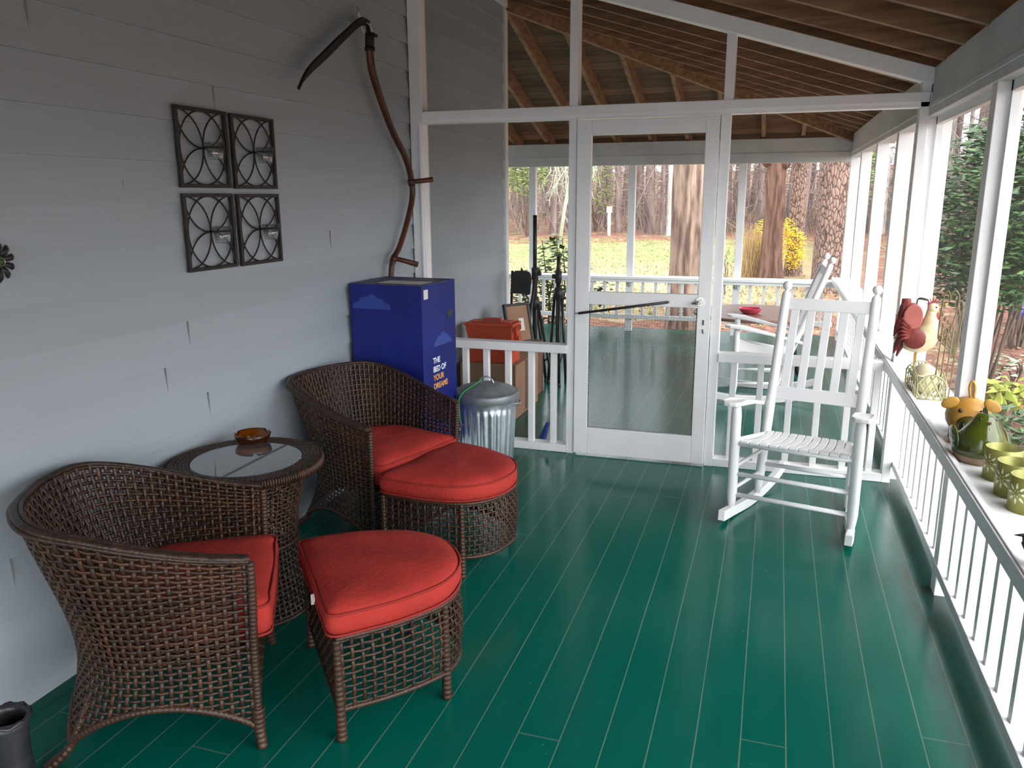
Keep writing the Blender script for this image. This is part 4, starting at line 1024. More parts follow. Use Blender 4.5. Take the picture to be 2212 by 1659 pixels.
# ------------------------------------------------------------------ rocking chairs
def rocker():
    root = empty('rocking_chair')
    FW, BW = .285, .225
    def pb(z): return -.285 - .365 * (z - .06) / 1.035     # back post x
    for s in (-1, 1):
        def rk(b):
            P = cat([(.13, s * (FW + .01), .050), (.0, s * FW, .034), (-.18, s * (FW - .035), .028), (-.36, s * (BW - .0), .034), (-.54, s * (BW - .03), .066), (-.66, s * (BW - .045), .105)], 6)
            n = len(P)
            for i in range(n - 1): pass
            vs = []
            for i, p in enumerate(P):
                t = (P[min(n - 1, i + 1)] - P[max(0, i - 1)]).normalized(); u = V(0, 1, 0); w = V(-t.z, 0, t.x); w = w if w.z > 0 else -w
                for (a_, c_) in ((-.018, -.026), (.018, -.026), (.018, .026), (-.018, .026)): vs.append(p + u * a_ + w * c_)
            b.add(vs, [(i * 4 + k, i * 4 + (k + 1) % 4, i * 4 + 4 + (k + 1) % 4, i * 4 + 4 + k) for i in range(n - 1) for k in range(4)] + [(3, 2, 1, 0), tuple(4 * (n - 1) + k for k in range(4))])
        one(rk, 'rocker', WPAINT, root, .004)
        one(lambda b: b.tube([(0, s * FW, .05), (0, s * FW, .09), (0, s * FW, .13), (0, s * FW, .54), (0, s * FW, .575), (0, s * FW, .595)], [.015, .021, .0255, .0255, .022, .013], 14), 'front_post', WPAINT, root)
        def bp(b):
            zs = [.05, .09, .13, .40, 1.06, 1.078, 1.088, 1.094]; rs = [.014, .02, .024, .0255, .0245, .022, .014, .009]
            b.tube([(pb(z), s * BW, z) for z in zs], rs, 14)
            b.sphere((pb(1.115), s * BW, 1.117), .0255, 14, 10)
        one(bp, 'back_post', WPAINT, root)
        def arm(b):
            P = [(.09, 0), (.085, .03), (.05, .048), (-.05, .042), (-.25, .026), (-.49, .020), (-.49, -.020), (-.25, -.026), (-.05, -.042), (.05, -.048), (.085, -.03)]
            pl = [(x_, s * (lerp(FW + .012, BW + .045, max(0, min(1, (.09 - x_) / .58)))) + y_, (.598 - .255 * max(0, -x_ - .03))) for x_, y_ in P]
            b.prism(pl, (0, 0, .021))
        one(arm, 'armrest', WPAINT, root, .005)
        for z in (.15, .265):
            one(lambda b: b.tube([(0, s * FW, z), (pb(z), s * BW, z + .008)], .0105, 10), 'side_rung', WPAINT, root)
        one(lambda b: b.tube([(0, s * FW, .405), (pb(.35), s * BW, .35)], .014, 10), 'seat_rail', WPAINT, root)
    for z in (.125, .235): one(lambda b: b.tube([(0, -FW, z), (0, FW, z)], .0115, 10), 'front_rung', WPAINT, root)
    one(lambda b: b.tube([(0, -FW, .395), (0, FW, .395)], .0145, 10), 'front_seat_rail', WPAINT, root)
    one(lambda b: b.tube([(pb(.2), -BW, .2), (pb(.2), BW, .2)], .0115, 10), 'back_rung', WPAINT, root)
    one(lambda b: b.tube([(pb(.345), -BW, .345), (pb(.345), BW, .345)], .0145, 10), 'back_seat_rail', WPAINT, root)
    nS = 11
    for k in range(nS):
        t0, t1 = k / nS, (k + 1) / nS
        def sl(b):
            for (i0, i1, za, zb) in ((0, 1, 0, 0),):
                pts_t = []; rows = 9
                for q in range(rows):
                    f = q / (rows - 1); x_ = lerp(.028, pb(.37) + .012, f)
                    w = lerp(FW - .03, BW - .01, f)
                    z = .430 - .022 * sin(pi * min(1, f * .9)) - .062 * f + (-.012 if q == 0 else 0) + (.012 if q == rows - 1 else 0)
                    row = []
                    for tt in (t0 + .06 / nS, t1 - .06 / nS):
                        yy = lerp(-w, w, tt); sag = .0
                        row.append((x_, yy, z + sag))
                    pts_t.append(row)
                vs = []
                for r0 in pts_t: vs += [V(*r0[0]), V(*r0[1]), V(*r0[1]) - V(0, 0, .013), V(*r0[0]) - V(0, 0, .013)]
                b.add(vs, [(i * 4 + c, i * 4 + (c + 1) % 4, i * 4 + 4 + (c + 1) % 4, i * 4 + 4 + c) for i in range(rows - 1) for c in range(4)] + [(3, 2, 1, 0), tuple(4 * (rows - 1) + c for c in range(4))])
        one(sl, 'seat_slat', WPAINT, root, .003)
    def rail(z0, z1): return lambda b: b.obox(V(pb(z0) - .010, -BW, z0), V(.020, 0, 0), V(0, 2 * BW, 0), V(pb(z1) - pb(z0), 0, z1 - z0))
    one(rail(.535, .60), 'lower_back_rail', WPAINT, root, .004)
    one(rail(.995, 1.055), 'top_back_rail', WPAINT, root, .004)
    for k in range(5):
        y_ = lerp(-.165, .165, k / 4)
        one(lambda b: b.obox(V(pb(.59) - .006, y_ - .021, .59), V(.012, 0, 0), V(0, .042, 0), V(pb(1.0) - pb(.59), 0, .41)), 'back_slat', WPAINT, root, .003)
    return root
rk = rocker()
tag(rk, 'white wooden slat rocking chair facing us in front of the screen wall', 'rocking chair', 'white rocking chairs')
rk.location = (2.350, 3.924, 0); rk.rotation_euler = (0, 0, radians(-103))
dup(rk, (1.95, 6.68, 0), radians(182), 'white wooden rocking chair turned sideways beyond the screen wall')

def rtable():
    root = empty('round_table', (2.05, 7.80, 0))
    one(lambda b: b.lathe([(0, .50), (.54, .50), (.55, .505), (.55, .525), (.545, .53), (0, .53)], 64, smooth=False), 'tabletop', BROWNT, root)
    one(lambda b: b.box(-.001, .001, -.54, .54, .530, .5306), 'fold_seam', CARDD, root)
    for (x_, y_) in ((.4, .22), (.4, -.22), (-.4, .22), (-.4, -.22)):
        one(lambda b: b.tube([(x_ * 1.05, y_, 0), (x_ * .8, y_, .5)], .018, 8), 'leg', DECKM, root)
    return tag(root, 'round brown folding table on the far porch behind the sideways rocking chair', 'table')
rtable()
o = one(lambda b: b.lathe([(0, 0), (.06, 0), (.085, .012), (.105, .045), (.108, .05), (.100, .048), (.08, .016), (.055, .008), (0, .008)], 40), 'bowl', PINKB)
o.location = (2.02, 7.68, .5315); tag(o, 'shallow dark pink bowl on the round brown table', 'bowl')

# ------------------------------------------------------------------ boot
def boot():
    root = empty('boot', (.325, 1.372, 0), radians(-20))
    def sh(b):
        R = []
        prof = [(.03, .055, .0, .050), (.06, .060, .0, .052), (.10, .062, .005, .050), (.14, .056, .01, .047), (.19, .052, .012, .047), (.235, .058, .012, .052), (.262, .060, .012, .054)]
        for z, rx, cx, ry in prof:
            R.append([V(cx + rx * cos(2 * pi * k / 28), ry * sin(2 * pi * k / 28), z + .003 * sin(2 * pi * k / 14 + z * 60)) for k in range(28)])
        inner = [[V(p.x * .9 + .001, p.y * .9, p.z) for p in r] for r in reversed(R[2:])]
        b.rings(R + inner, True, False)
    one(sh, 'shaft', LEATHER, root)
    one(lambda b: (b.rings([[V(.09 + (.105 + dx) * cos(2 * pi * k / 28), (.05 + dx) * sin(2 * pi * k / 28), z) for k in range(28)] for z, dx in ((.025, .0), (.05, .002), (.075, -.008), (.09, -.03))]),), 'foot', LEATHER, root)
    one(lambda b: b.rings([[V(.07 + .135 * cos(2 * pi * k / 28), .055 * sin(2 * pi * k / 28) * (1 - .12 * cos(2 * pi * k / 28 * 2)), z) for k in range(28)] for z in (0, .026)], False), 'sole', BLACKPL, root)
    one(lambda b: b.tube([(.012 + .062 * cos(2 * pi * k / 32), .056 * sin(2 * pi * k / 32), .258 + .004 * sin(2 * k)) for k in range(32)], .006, 8, closed=True), 'padded_collar', LEATHER, root)
    return tag(root, 'scuffed black leather boot on the floor by the nearer armchair', 'boot')
boot()

# ------------------------------------------------------------------ ornaments on the ledge
LZ = .690
def basket():
    root = empty('wire_basket', (2.905, 4.10, LZ))
    x0, x1, y0, y1 = -.052, .066, -.175, .165
    def arch(p, q, h, n=16):
        p = V(*p); q = V(*q); return [p.lerp(q, k / n) + V(0, 0, h * (1 - (2 * k / n - 1) ** 2) ** .6) for k in range(n + 1)]
    def fr(b):
        for z in (.004,): b.tube([(x0, y0, z), (x1, y0, z), (x1, y1, z), (x0, y1, z)], .003, 6, closed=True)
        for (p, q) in (((x0, y0), (x1, y0)), ((x1, y1), (x0, y1)), ((x0, y1), (x0, y0)), ((x1, y0), (x1, y1))):
            b.tube(arch((p[0], p[1], .065), (q[0], q[1], .065), .05), .003, 6)
        for (x_, y_) in ((x0, y0), (x1, y0), (x1, y1), (x0, y1)):
            b.tube([(x_, y_, 0), (x_, y_, .07)], .003, 6); b.sphere((x_, y_, .072), .005, 8, 6)
    one(fr, 'wire_frame', CREAM, root)
    def lat(b):
        for yy in (y0, y1):
            for k in range(-2, 5):
                for s in (-1, 1):
                    pts = []
                    for t in range(9):
                        f = t / 8; x_ = x0 + (x1 - x0) * (k / 4 + s * (f - .5) * .55 + .12)
                        zmax = .065 + .05 * max(0, 1 - (2 * (x_ - x0) / (x1 - x0) - 1) ** 2) ** .6
                        z = .004 + f * .12
                        if x0 <= x_ <= x1 and z <= zmax: pts.append((x_, yy, z))
                    if len(pts) > 2: b.tube(pts, .0035, 5, flat=(1.4, .4, (1, 0, 0)))
        for xx in (x0, x1):
            for k in range(6):
                cy = lerp(y0 + .04, y1 - .04, k / 5)
                b.tube([(xx, cy + .028 * cos(a / 10 * 2 * pi), .05 + .045 * sin(a / 10 * 2 * pi)) for a in range(10)], .0022, 5, closed=True)
    one(lat, 'lattice', CREAM, root)
    tag(root, 'low cream wire basket with arched lattice sides on the white ledge', 'basket')
    g = empty('cream_gourd_ornament', (2.912, 4.10, LZ))
    one(lambda b: b.tube(cat([(0, -.10, .052), (0, -.07, .056), (0, 0, .07), (.0, .06, .072), (.0, .115, .07), (0, .13, .07)], 5), [.008, .028, .04, .045, .05, .053, .055, .056, .057, .058, .058, .058, .057, .056, .054, .052, .048, .044, .038, .032, .027, .022, .018, .014, .01, .006][:26], 18), 'body', GOURD, g)
    def lv(b):
        for k in range(9):
            a = k * .7; c = V(.03 * cos(a), -.07 + .02 * sin(a * 1.7), .085 + .012 * sin(a))
            d = V(cos(a) * .6, -.4, .35 * sin(a * 2.3)).normalized(); s = d.cross(V(0, 0, 1)).normalized()
            b.add([c - d * .03, c + s * .012, c + d * .035 + V(0, 0, .006), c - s * .012, c + V(0, 0, .005)], [(0, 1, 4), (1, 2, 4), (2, 3, 4), (3, 0, 4)])
    one(lv, 'leaves', GOURD, g)
    tag(g, 'cream rounded ornament with leafy relief sitting in the wire basket', 'ornament')
basket()
def rad(ctrl, n):
    out = []
    for i in range(n):
        t = i / (n - 1) * (len(ctrl) - 1); k = min(int(t), len(ctrl) - 2); out.append(lerp(ctrl[k], ctrl[k + 1], smst(t - k) * .5 + (t - k) * .5))
    return out
def rooster():
    root = empty('tin_rooster', (2.89, 4.36, LZ))
    body = cat([(-.055, 0, .195), (-.03, 0, .185), (.01, 0, .190), (.042, 0, .215), (.058, 0, .255), (.062, 0, .295), (.063, 0, .330), (.064, 0, .358)], 6)
    one(lambda b: (b.tube(body, rad([.012, .036, .056, .060, .052, .037, .028, .024], len(body)), 20, flat=(.92, 1, (0, 1, 0))), b.sphere((.066, 0, .362), .027, 16, 12)), 'body', ROOC, root)
    def comb(b):
        for k in range(6):
            a = radians(165 - 25 * k); c = V(.062, 0, .375)
            b.prism([tuple(c + V(cos(a + .4) * .010, -.004, sin(a + .4) * .008)), tuple(c + V(cos(a) * .040, -.004, sin(a) * .042 + .004)), tuple(c + V(cos(a - .4) * .010, -.004, sin(a - .4) * .008))], (0, .008, 0))
        b.sphere((.083, -.014, .322), .017, sc=(.8, .35, 1.35)); b.sphere((.090, .014, .322), .017, sc=(.8, .35, 1.35))
    one(comb, 'comb_and_wattles', ROORED, root)
    one(lambda b: (b.prism([(.084, -.014, .362), (.130, -.001, .385), (.130, .001, .385), (.084, .014, .362)], (0, 0, .009)), b.prism([(.084, -.013, .350), (.118, -.001, .322), (.118, .001, .322), (.084, .013, .350)], (0, 0, .007))), 'beak', ROOY, root)
    one(lambda b: (b.sphere((.076, -.024, .370), .0045, 8, 6), b.sphere((.076, .024, .370), .0045, 8, 6)), 'eyes', BLACK, root)
    for s in (-1, 1):
        def wing(b):
            b.sphere((-.008, s * .050, .215), .050, 18, 12, (1.05, .25, 1.0), Matrix.Rotation(.5, 3, 'Y'))
            for k in range(6):
                p = V(-.035, s * .052, .225 + .008 * k); b.tube([p, p + V(-.035, s * .004, -.012 + .012 * k), p + V(-.055, s * .002, -.03 + .016 * k)], [.010, .008, .002], 6)
        one(wing, 'wing', ROOR, root)
    def tail(b):
        for k in range(7):
            b.cur = 1 if k in (2, 5) else 0; yy = (k % 3 - 1) * .013
            h = .40 - .032 * k; out = -.066 - .007 * (k % 4); dn = .30 - .028 * k
            P = cat([(-.035, yy * .4, .225), (-.050, yy, lerp(.225, h, .6)), (lerp(-.05, out, .45), yy, h), (lerp(-.05, out, .95), yy, lerp(h, dn, .4)), (out - .012, yy, dn)], 5)
            b.tube(P, rad([.010, .016, .019, .015, .003], len(P)), 8, flat=(.6, 1.1, (0, 1, 0)))
        b.cur = 0
        b.tube([(-.045, 0, .19), (-.065, 0, .155), (-.075, 0, .115)], [.014, .012, .004], 8)
    one(tail, 'tail', [ROOR, ROOY], root)
    one(lambda b: b.prism([(-.022 + .045 * cos(2 * pi * k / 28), -.034, .318 + .066 * sin(2 * pi * k / 28)) for k in range(28)], (0, .068, 0)), 'can_body', ROOP, root, .006, label='dusty pink watering can body')
    hp = cat([(-.008, 0, .375), (-.006, 0, .402), (.006, 0, .408), (.030, 0, .404), (.042, 0, .395), (.044, 0, .345)], 5)
    one(lambda b: b.tube(hp, rad([.003, .003, .006, .006, .003, .003], len(hp)), 8), 'handle', BLACK, root)
    for s in (-1, 1): one(lambda b: (b.tube([(.01, s * .02, .15), (.012, s * .02, .0)], .004, 6), b.tube([(-.012, s * .02, .003), (.035, s * .024, .003)], .004, 6)), 'leg', ROOY, root)
    tag(root, 'painted tin rooster watering can with red comb and curling tail', 'ornament')
rooster()
def trellis():
    root = empty('wire_trellis', (2.965, 4.01, LZ))
    def st(b):
        for k in range(4):
            x_ = -.02 + .022 * k; b.tube([(x_ - .012, 0, .0), (x_, .002 * k, .32)], .0032, 6)
        b.tube([(-.034, 0, .0025), (.052, 0, .0025)], .0025, 6); b.tube([(.01, -.04, .0025), (.01, .04, .0025)], .0025, 6)
    one(st, 'stakes', TRELM, root)
    def hd(b):
        def P(*a): return [(x_, .004, z) for x_, z in a]
        b.tube(cat(P((-.035, .27), (-.036, .36), (-.030, .46), (-.018, .485), (-.008, .47), (-.004, .45)), 6), .0036, 6)
        b.tube(cat(P((-.006, .44), (.0, .475), (.014, .487), (.028, .47), (.032, .44), (.018, .34), (-.010, .26)), 6), .0036, 6)
        b.tube(cat(P((.030, .44), (.045, .44), (.052, .41), (.048, .30), (.045, .22), (.040, .19)), 6), .0036, 6)
        b.tube(P((-.035, .27), (.040, .19)), .0036, 6); b.tube(P((-.035, .285), (.035, .205)), .0028, 6)
        for k in range(6): b.tube(P((.034, .20), (lerp(.046, -.02, k / 5), lerp(.40, .30, k / 5))), .0024, 5)
        b.tube([(.036 + .012 * cos(2 * pi * k / 14), .004, .225 + .018 * sin(2 * pi * k / 14)) for k in range(14)], .0028, 5, closed=True)
        for (x_, z) in ((-.028, .38), (-.020, .33), (-.024, .42), (-.010, .30), (.0, .345), (.02, .455), (-.015, .36)):
            b.sphere((x_, .004, z), .008, 8, 6, (.7, .25, 1.4))
    one(hd, 'wire_head', TRELM, root)
    tag(root, 'bronze wire trellis ornament with looped top standing behind the basket', 'ornament')
trellis()
def pig():
    root = empty('tin_pig', (2.930, 3.285, LZ), radians(-98))     # faces local +x
    one(lambda b: b.tube(cat([(-.075, 0, .085), (-.06, 0, .088), (-.02, 0, .095), (.03, 0, .10), (.06, 0, .102), (.075, 0, .102)], 5), [.012, .03, .042, .052, .058, .063, .067, .07, .072, .073, .074, .074, .073, .072, .071, .069, .066, .063, .060, .057, .053, .048, .042, .036, .028, .015], 20, flat=(1.05, 1.0, (0, 1, 0))), 'body', YELLOW, root)
    one(lambda b: b.tube([(.06, 0, .085), (.105, 0, .078), (.112, 0, .078)], [.042, .036, .03], 16, flat=(1, .8, (0, 1, 0))), 'snout', STRIPE, root, label='dark striped snout')
    for s in (-1, 1):
        one(lambda b: b.sphere((.055, s * .068, .156), .026, 14, 8, (.22, 1.25, .8), Matrix.Rotation(s * -.5, 3, 'X')), 'ear', YELLOW, root)
        one(lambda b: b.sphere((.082, s * .034, .135), .008, 10, 8), 'eye', BLACK, root)
        for x_ in (-.04, .04): one(lambda b: b.tube([(x_, s * .038, .05), (x_, s * .042, 0)], [.020, .016], 10), 'foot', YELLOW, root)
    one(lambda b: b.tube(cat([(.0, 0, .165), (.002, -.008, .21), (.004, -.0, .232), (.004, .010, .21), (.002, .010, .17)], 6), .0045, 8), 'loop_handle', YELLOW, root)
    tag(root, 'round yellow painted tin pig ornament with big ears and loop handle', 'ornament')
pig()
def hen():
    root = empty('ceramic_hen', (2.925, 3.055, LZ), radians(-84)); root.scale = (.93, .93, 1)
    R = []
    for z, r, cx in ((0, .078, 0), (.006, .084, 0), (.03, .092, 0)):
        R.append([V(cx + r * 1.08 * cos(2 * pi * k / 32), r * .98 * sin(2 * pi * k / 32), z) for k in range(32)])
    one(lambda b: b.rings(R), 'bare_foot', HENB, root, label='unglazed stoneware foot')
    R2 = [[V(cx + r * 1.08 * cos(2 * pi * k / 32), r * .98 * sin(2 * pi * k / 32), z) for k in range(32)] for z, r, cx in ((.028, .0925, 0), (.05, .094, .0), (.08, .086, .005), (.11, .068, .014), (.14, .048, .022), (.16, .037, .026), (.172, .025, .027), (.177, .008, .027))]
    one(lambda b: b.rings(R2), 'body', HENG, root)
    one(lambda b: (b.prism([(.055, -.016, .148), (.088, -.002, .150), (.088, .002, .150), (.055, .016, .148)], (0, 0, .007)), b.prism([(.055, -.013, .136), (.080, -.002, .128), (.080, .002, .128), (.055, .013, .136)], (0, 0, .006))), 'beak', HENB, root, .002)
    one(lambda b: (b.sphere((.052, -.026, .158), .005, 8, 6), b.sphere((.052, .026, .158), .005, 8, 6)), 'eyes', BLACK, root)
    one(lambda b: [b.sphere((.016 - .014 * k, 0, .182 - .006 * abs(k)), .013, 10, 8, (.8, .4, 1.2)) for k in (-1, 0, 1)], 'comb', HENG, root)
    for s in (-1, 1): one(lambda b: b.sphere((-.02, s * .085, .075), .045, 14, 8, (1.3, .25, .75), Matrix.Rotation(.35, 3, 'Y')), 'wing', HENG, root)
    one(lambda b: b.tube([(-.07, 0, .08), (-.105, 0, .10), (-.125, 0, .105)], [.035, .028, .012], 12, flat=(1.1, .5, (0, 1, 0))), 'tail', HENG, root)
    tag(root, 'glossy green glazed ceramic hen with open beak on the ledge', 'ornament')
hen()
def tin():
    root = empty('candle_tin')
    R, H = .0545, .108
    one(lambda b: b.lathe([(0, .001), (R, .001), (R, H), (R - .0015, H), (R - .0015, .003), (0, .003)], 48), 'tin_cup', TIN, root)
    for ph in range(4):
        def pets(b):
            a0 = radians(200 + 90 * ph); zc = H * .55
            for k in range(14):
                th = 2 * pi * (k % 8) / 8 + (.2 if k >= 8 else 0); r0, r1 = (.014, .032) if k < 8 else (.006, .012)
                if k >= 8: th = 2 * pi * (k - 8) / 6
                c = (r0 + r1) / 2; L = (r1 - r0) / 2; pts = []
                for q in range(10):
                    e = 2 * pi * q / 10; lx = c + L * cos(e); ly = L * .42 * sin(e) * (1 if cos(e) < .2 else .7)
                    s_ = lx * cos(th) - ly * sin(th); t_ = lx * sin(th) + ly * cos(th)
                    a = a0 + s_ / R; pts.append(((R + .0006) * cos(a), (R + .0006) * sin(a), zc + t_))
                b.add(pts, [tuple(range(10))])
        one(pets, 'lit_cutout_petal_pattern', PETAL, root)
    one(lambda b: b.tube(cat([(R, .0, H - .012), (R + .006, 0, H - .005), (R + .004, 0, H + .006), (R - .003, 0, H + .003)], 4), .0013, 6), 'wire_hook', COPPER, root)
    return root
t0 = tin(); t0['category'] = 'candle holder'; t0['group'] = 'olive candle tins on the ledge'
t0['label'] = 'olive green candle tin with petal pattern, closest of the three to the green hen'
t0.location = (2.951, 2.858, LZ); t0.rotation_euler = (0, 0, .2)
dup(t0, (2.951, 2.705, LZ), .25, 'olive green candle tin with petal pattern, middle one of the three on the ledge')
dup(t0, (2.957, 2.575, LZ), .3, 'olive green candle tin with petal pattern, closest of the three to the dark bird')
def bird():
    root = empty('bird_figurine', (2.885, 2.12, LZ), radians(160)); root.scale = (.75, .75, .75)
    one(lambda b: b.tube(cat([(-.085, 0, .045), (-.05, 0, .05), (.0, 0, .058), (.045, 0, .085), (.065, 0, .11), (.08, 0, .118)], 5), [.006, .012, .018, .023, .027, .03, .034, .036, .038, .039, .039, .038, .037, .035, .033, .031, .030, .028, .027, .026, .025, .024, .021, .017, .012, .006], 16), 'body', BIRDM, root)
    for s in (-1, 1): one(lambda b: b.sphere((-.01, s * .035, .07), .042, 14, 8, (1.3, .3, .65), Matrix.Rotation(.5, 3, 'Y')), 'wing', BIRDM, root)
    one(lambda b: b.sphere((.02, 0, .045), .035, 14, 8, (1.1, .85, .8)), 'breast', BIRDO, root, label='rust coloured breast')
    one(lambda b: b.tube([(.078, 0, .118), (.105, 0, .112)], [.007, .001], 8), 'beak', BLACK, root)
    one(lambda b: (b.tube([(0, -.012, .03), (0, -.012, 0)], .004, 6), b.tube([(0, .012, .03), (0, .012, 0)], .004, 6)), 'feet', BLACK, root)
    tag(root, 'dark bird figurine with rust coloured breast at the near end of the ledge', 'ornament')
bird()

# ------------------------------------------------------------------ outdoors
def gz(x_, y_):
    z = -.55 + .05 * sin(x_ * .35) * cos(y_ * .27)
    d = sqrt((x_ - 2) ** 2 + (y_ - 3) ** 2)
    z += .35 * smst((d - 24) / 16) + max(0, d - 44) * .075
    z += max(0, x_ - 6) * .05 * smst((y_ - 2) / 10)
    return z
def ground(b):
    xs = [-90 + 2.5 * i for i in range(24)] + [-30 + 1. * i for i in range(60)] + [30 + 2.5 * i for i in range(25)]
    ys = [-25 + 2 * i for i in range(12)] + [-1 + .8 * i for i in range(60)] + [47 + 3 * i for i in range(22)]
    n, m = len(xs), len(ys)
    b.add([(x_, y_, gz(x_, y_)) for y_ in ys for x_ in xs], [(j * n + i, j * n + i + 1, (j + 1) * n + i + 1, (j + 1) * n + i) for j in range(m - 1) for i in range(n - 1)], True)
one(ground, 'ground', GROUND, kind='structure', label='lawn and leaf litter sloping up to the wood')

def trunk_tree(name, x_, y_, r, h, m, label, seed, flare=1.5, knots=(), lean=0.):
    rnd = random.Random(seed); root = empty(name, (x_, y_, gz(x_, y_) - .1))
    b = MB(); n = 28; vs = []; zs = [0, .08, .18, .32, .5, .8, 1.2] + [1.2 + (h - 1.2) * k / 26 for k in range(1, 27)]
    ph = [rnd.random() * 6 for _ in range(6)]
    for z in zs:
        rr = r * (1 + (flare - 1) * math.exp(-z * 3.2)) * (1 - .25 * z / h)
        for k in range(n):
            a = 2 * pi * k / n
            f = 1 + .05 * sin(3 * a + ph[0] + z * .6) + .035 * sin(5 * a + ph[1] - z * .9) + .02 * sin(9 * a + ph[2] + z * 2) + .02 * sin(z * 4 + ph[3] + a)
            vs.append((lean * z + rr * f * cos(a), rr * f * sin(a), z))
    b.add(vs, [(i * n + k, i * n + (k + 1) % n, (i + 1) * n + (k + 1) % n, (i + 1) * n + k) for i in range(len(zs) - 1) for k in range(n)], True)
    for (kz, ka, kr) in knots: b.sphere((lean * kz + r * .9 * cos(ka), r * .9 * sin(ka), kz), kr, 12, 8, (1, 1, 1.3))
    b.build('trunk', m, root)
    def br(b):
        for k in range(12):
            z = h * (.45 + .5 * rnd.random()); a = rnd.random() * 2 * pi; L = 1.2 + 2 * rnd.random()
            P = [V(lean * z + r * .6 * cos(a), r * .6 * sin(a), z)]
            for q in range(4): P.append(P[-1] + V(cos(a) + rnd.uniform(-.4, .4), sin(a) + rnd.uniform(-.4, .4), .25 + rnd.uniform(-.2, .4)) * L / 4)
            b.tube(P, [.05, .04, .03, .02, .01], 5)
    one(br, 'branches', m, root)
    return tag(root, label, 'tree')
trunk_tree('cedar_tree', .92, 12.6, .262, 9, BARK1, 'thick shaggy barked trunk seen through the screen door', 1, 1.35)
trunk_tree('cedar_tree', 2.14, 20.8, .245, 10, BARK2, 'reddish brown trunk with knots amid the yellow blossom', 2, 1.6, ((3.05, 3.4, .16), (2.95, -.4, .12)), -.01)
trunk_tree('pine_tree', 2.68, 22.7, .205, 12, BARK3, 'slim pine trunk right of the reddish trunk, between two larger trunks', 3, 1.3, (), .004)
trunk_tree('pine_tree', 3.36, 19.3, .36, 12, BARK3, 'broad pine trunk with plated bark at the far corner post', 4, 1.25, (), .008)
trunk_tree('pine_tree', 7.3, 19.5, .25, 12, BARK3, 'pine trunk seen between the posts on the outer side, above the rocking chair', 5, 1.3)

# wood beyond the lawn: prototypes then copies
def proto(seed, m):
    rnd = random.Random(seed); b = MB(); h = 11
    r = rnd.uniform(.12, .26)
    P = [V(0, 0, -.3)]
    for k in range(8): P.append(P[-1] + V(rnd.uniform(-.06, .06), rnd.uniform(-.06, .06), h / 8))
    b.tube(P, [r * (1.25 if i == 0 else 1 - .09 * i) for i in range(9)], 9, False)
    root = empty('bare_tree'); b.build('trunk', m, root)
    b = MB()
    for k in range(26):
        z = rnd.uniform(1.2, 9); a = rnd.random() * 2 * pi; L = rnd.uniform(.6, 2.2)
        Q = [V(0, 0, z)]
        for q in range(4): Q.append(Q[-1] + V(cos(a) + rnd.uniform(-.5, .5), sin(a) + rnd.uniform(-.5, .5), rnd.uniform(-.2, .5)) * L / 4)
        b.tube(Q, [.028, .02, .016, .012, .006], 4, False)
        for q in (2, 3):
            e = Q[q] + V(rnd.uniform(-1, 1), rnd.uniform(-1, 1), rnd.uniform(-.3, .6)) * .6; b.tube([Q[q], e], [.012, .005], 3, False)
    b.build('branches', TWIG, root)
    return root
protos = [proto(s, FARBARK if s % 4 else PALEBARK) for s in range(8)]
rnd = random.Random(11); first = [True] * 8; cnt = 0
spots = []
for band, (d0, d1, num) in enumerate(((39, 46, 75), (46, 56, 90), (56, 74, 100))):
    for k in range(num):
        ang = radians(-24 + 58 * (k + rnd.random()) / num); d = rnd.uniform(d0, d1)
        spots.append((2.2 + d * sin(ang), d * cos(ang)))
for k in range(26):
    spots.append((rnd.uniform(10, 26), rnd.uniform(18, 36)))
for (x_, y_) in spots:
    if x_ < 9 and y_ < 38: continue
    i = rnd.randrange(8)
    if i in (0, 4) and rnd.random() < .6: i += 1
    if first[i]: o = protos[i]; first[i] = False
    else: o = dup(protos[i], (0, 0, 0), 0)
    o.location = (x_, y_, gz(x_, y_)); s = rnd.uniform(.8, 1.25); o.scale = (s, s, s); o.rotation_euler = (rnd.uniform(-.04, .04), rnd.uniform(-.04, .04), rnd.random() * 6.3)
    if y_ < 37: tag(o, 'bare trunked winter tree standing off the outer side of the porch', 'tree', 'bare trees off the outer side of the porch')
    else: tag(o, 'bare trunked winter tree in the wood beyond the lawn', 'tree', 'bare trees of the wood beyond the lawn')
pb_ = trunk_tree('pale_tree', -2.5, 38.2, .16, 12, PALEBARK, 'pale grey smooth trunk left of the shaggy trunk, at the lawn edge', 21, 1.2)

def twigs(b):
    r = random.Random(5)
    for k in range(5200):
        ang = radians(-23 + 50 * r.random()); d = r.uniform(38.5, 62)
        x_, y_ = 2.2 + d * sin(ang), d * cos(ang)
        if x_ > 9 and r.random() < .3: d *= .6; x_, y_ = 2.2 + d * sin(ang), d * cos(ang)
        z = gz(x_, y_); L = r.uniform(.8, 3.2); p = V(x_, y_, z + (0 if r.random() < .55 else r.uniform(.5, 3.5))); dv = V(r.uniform(-.5, .5), r.uniform(-.3, .3), 1 if r.random() < .7 else r.uniform(-.4, .5)).normalized() * L
        b.tube([p, p + dv * .5 + V(r.uniform(-.15, .15), 0, 0), p + dv], [r.uniform(.010, .022), .010, .005], 3, False)
tag(one(twigs, 'brushwood', TWIG), 'thin grey brown brushwood under the trees beyond the lawn', 'brushwood', kind='stuff')

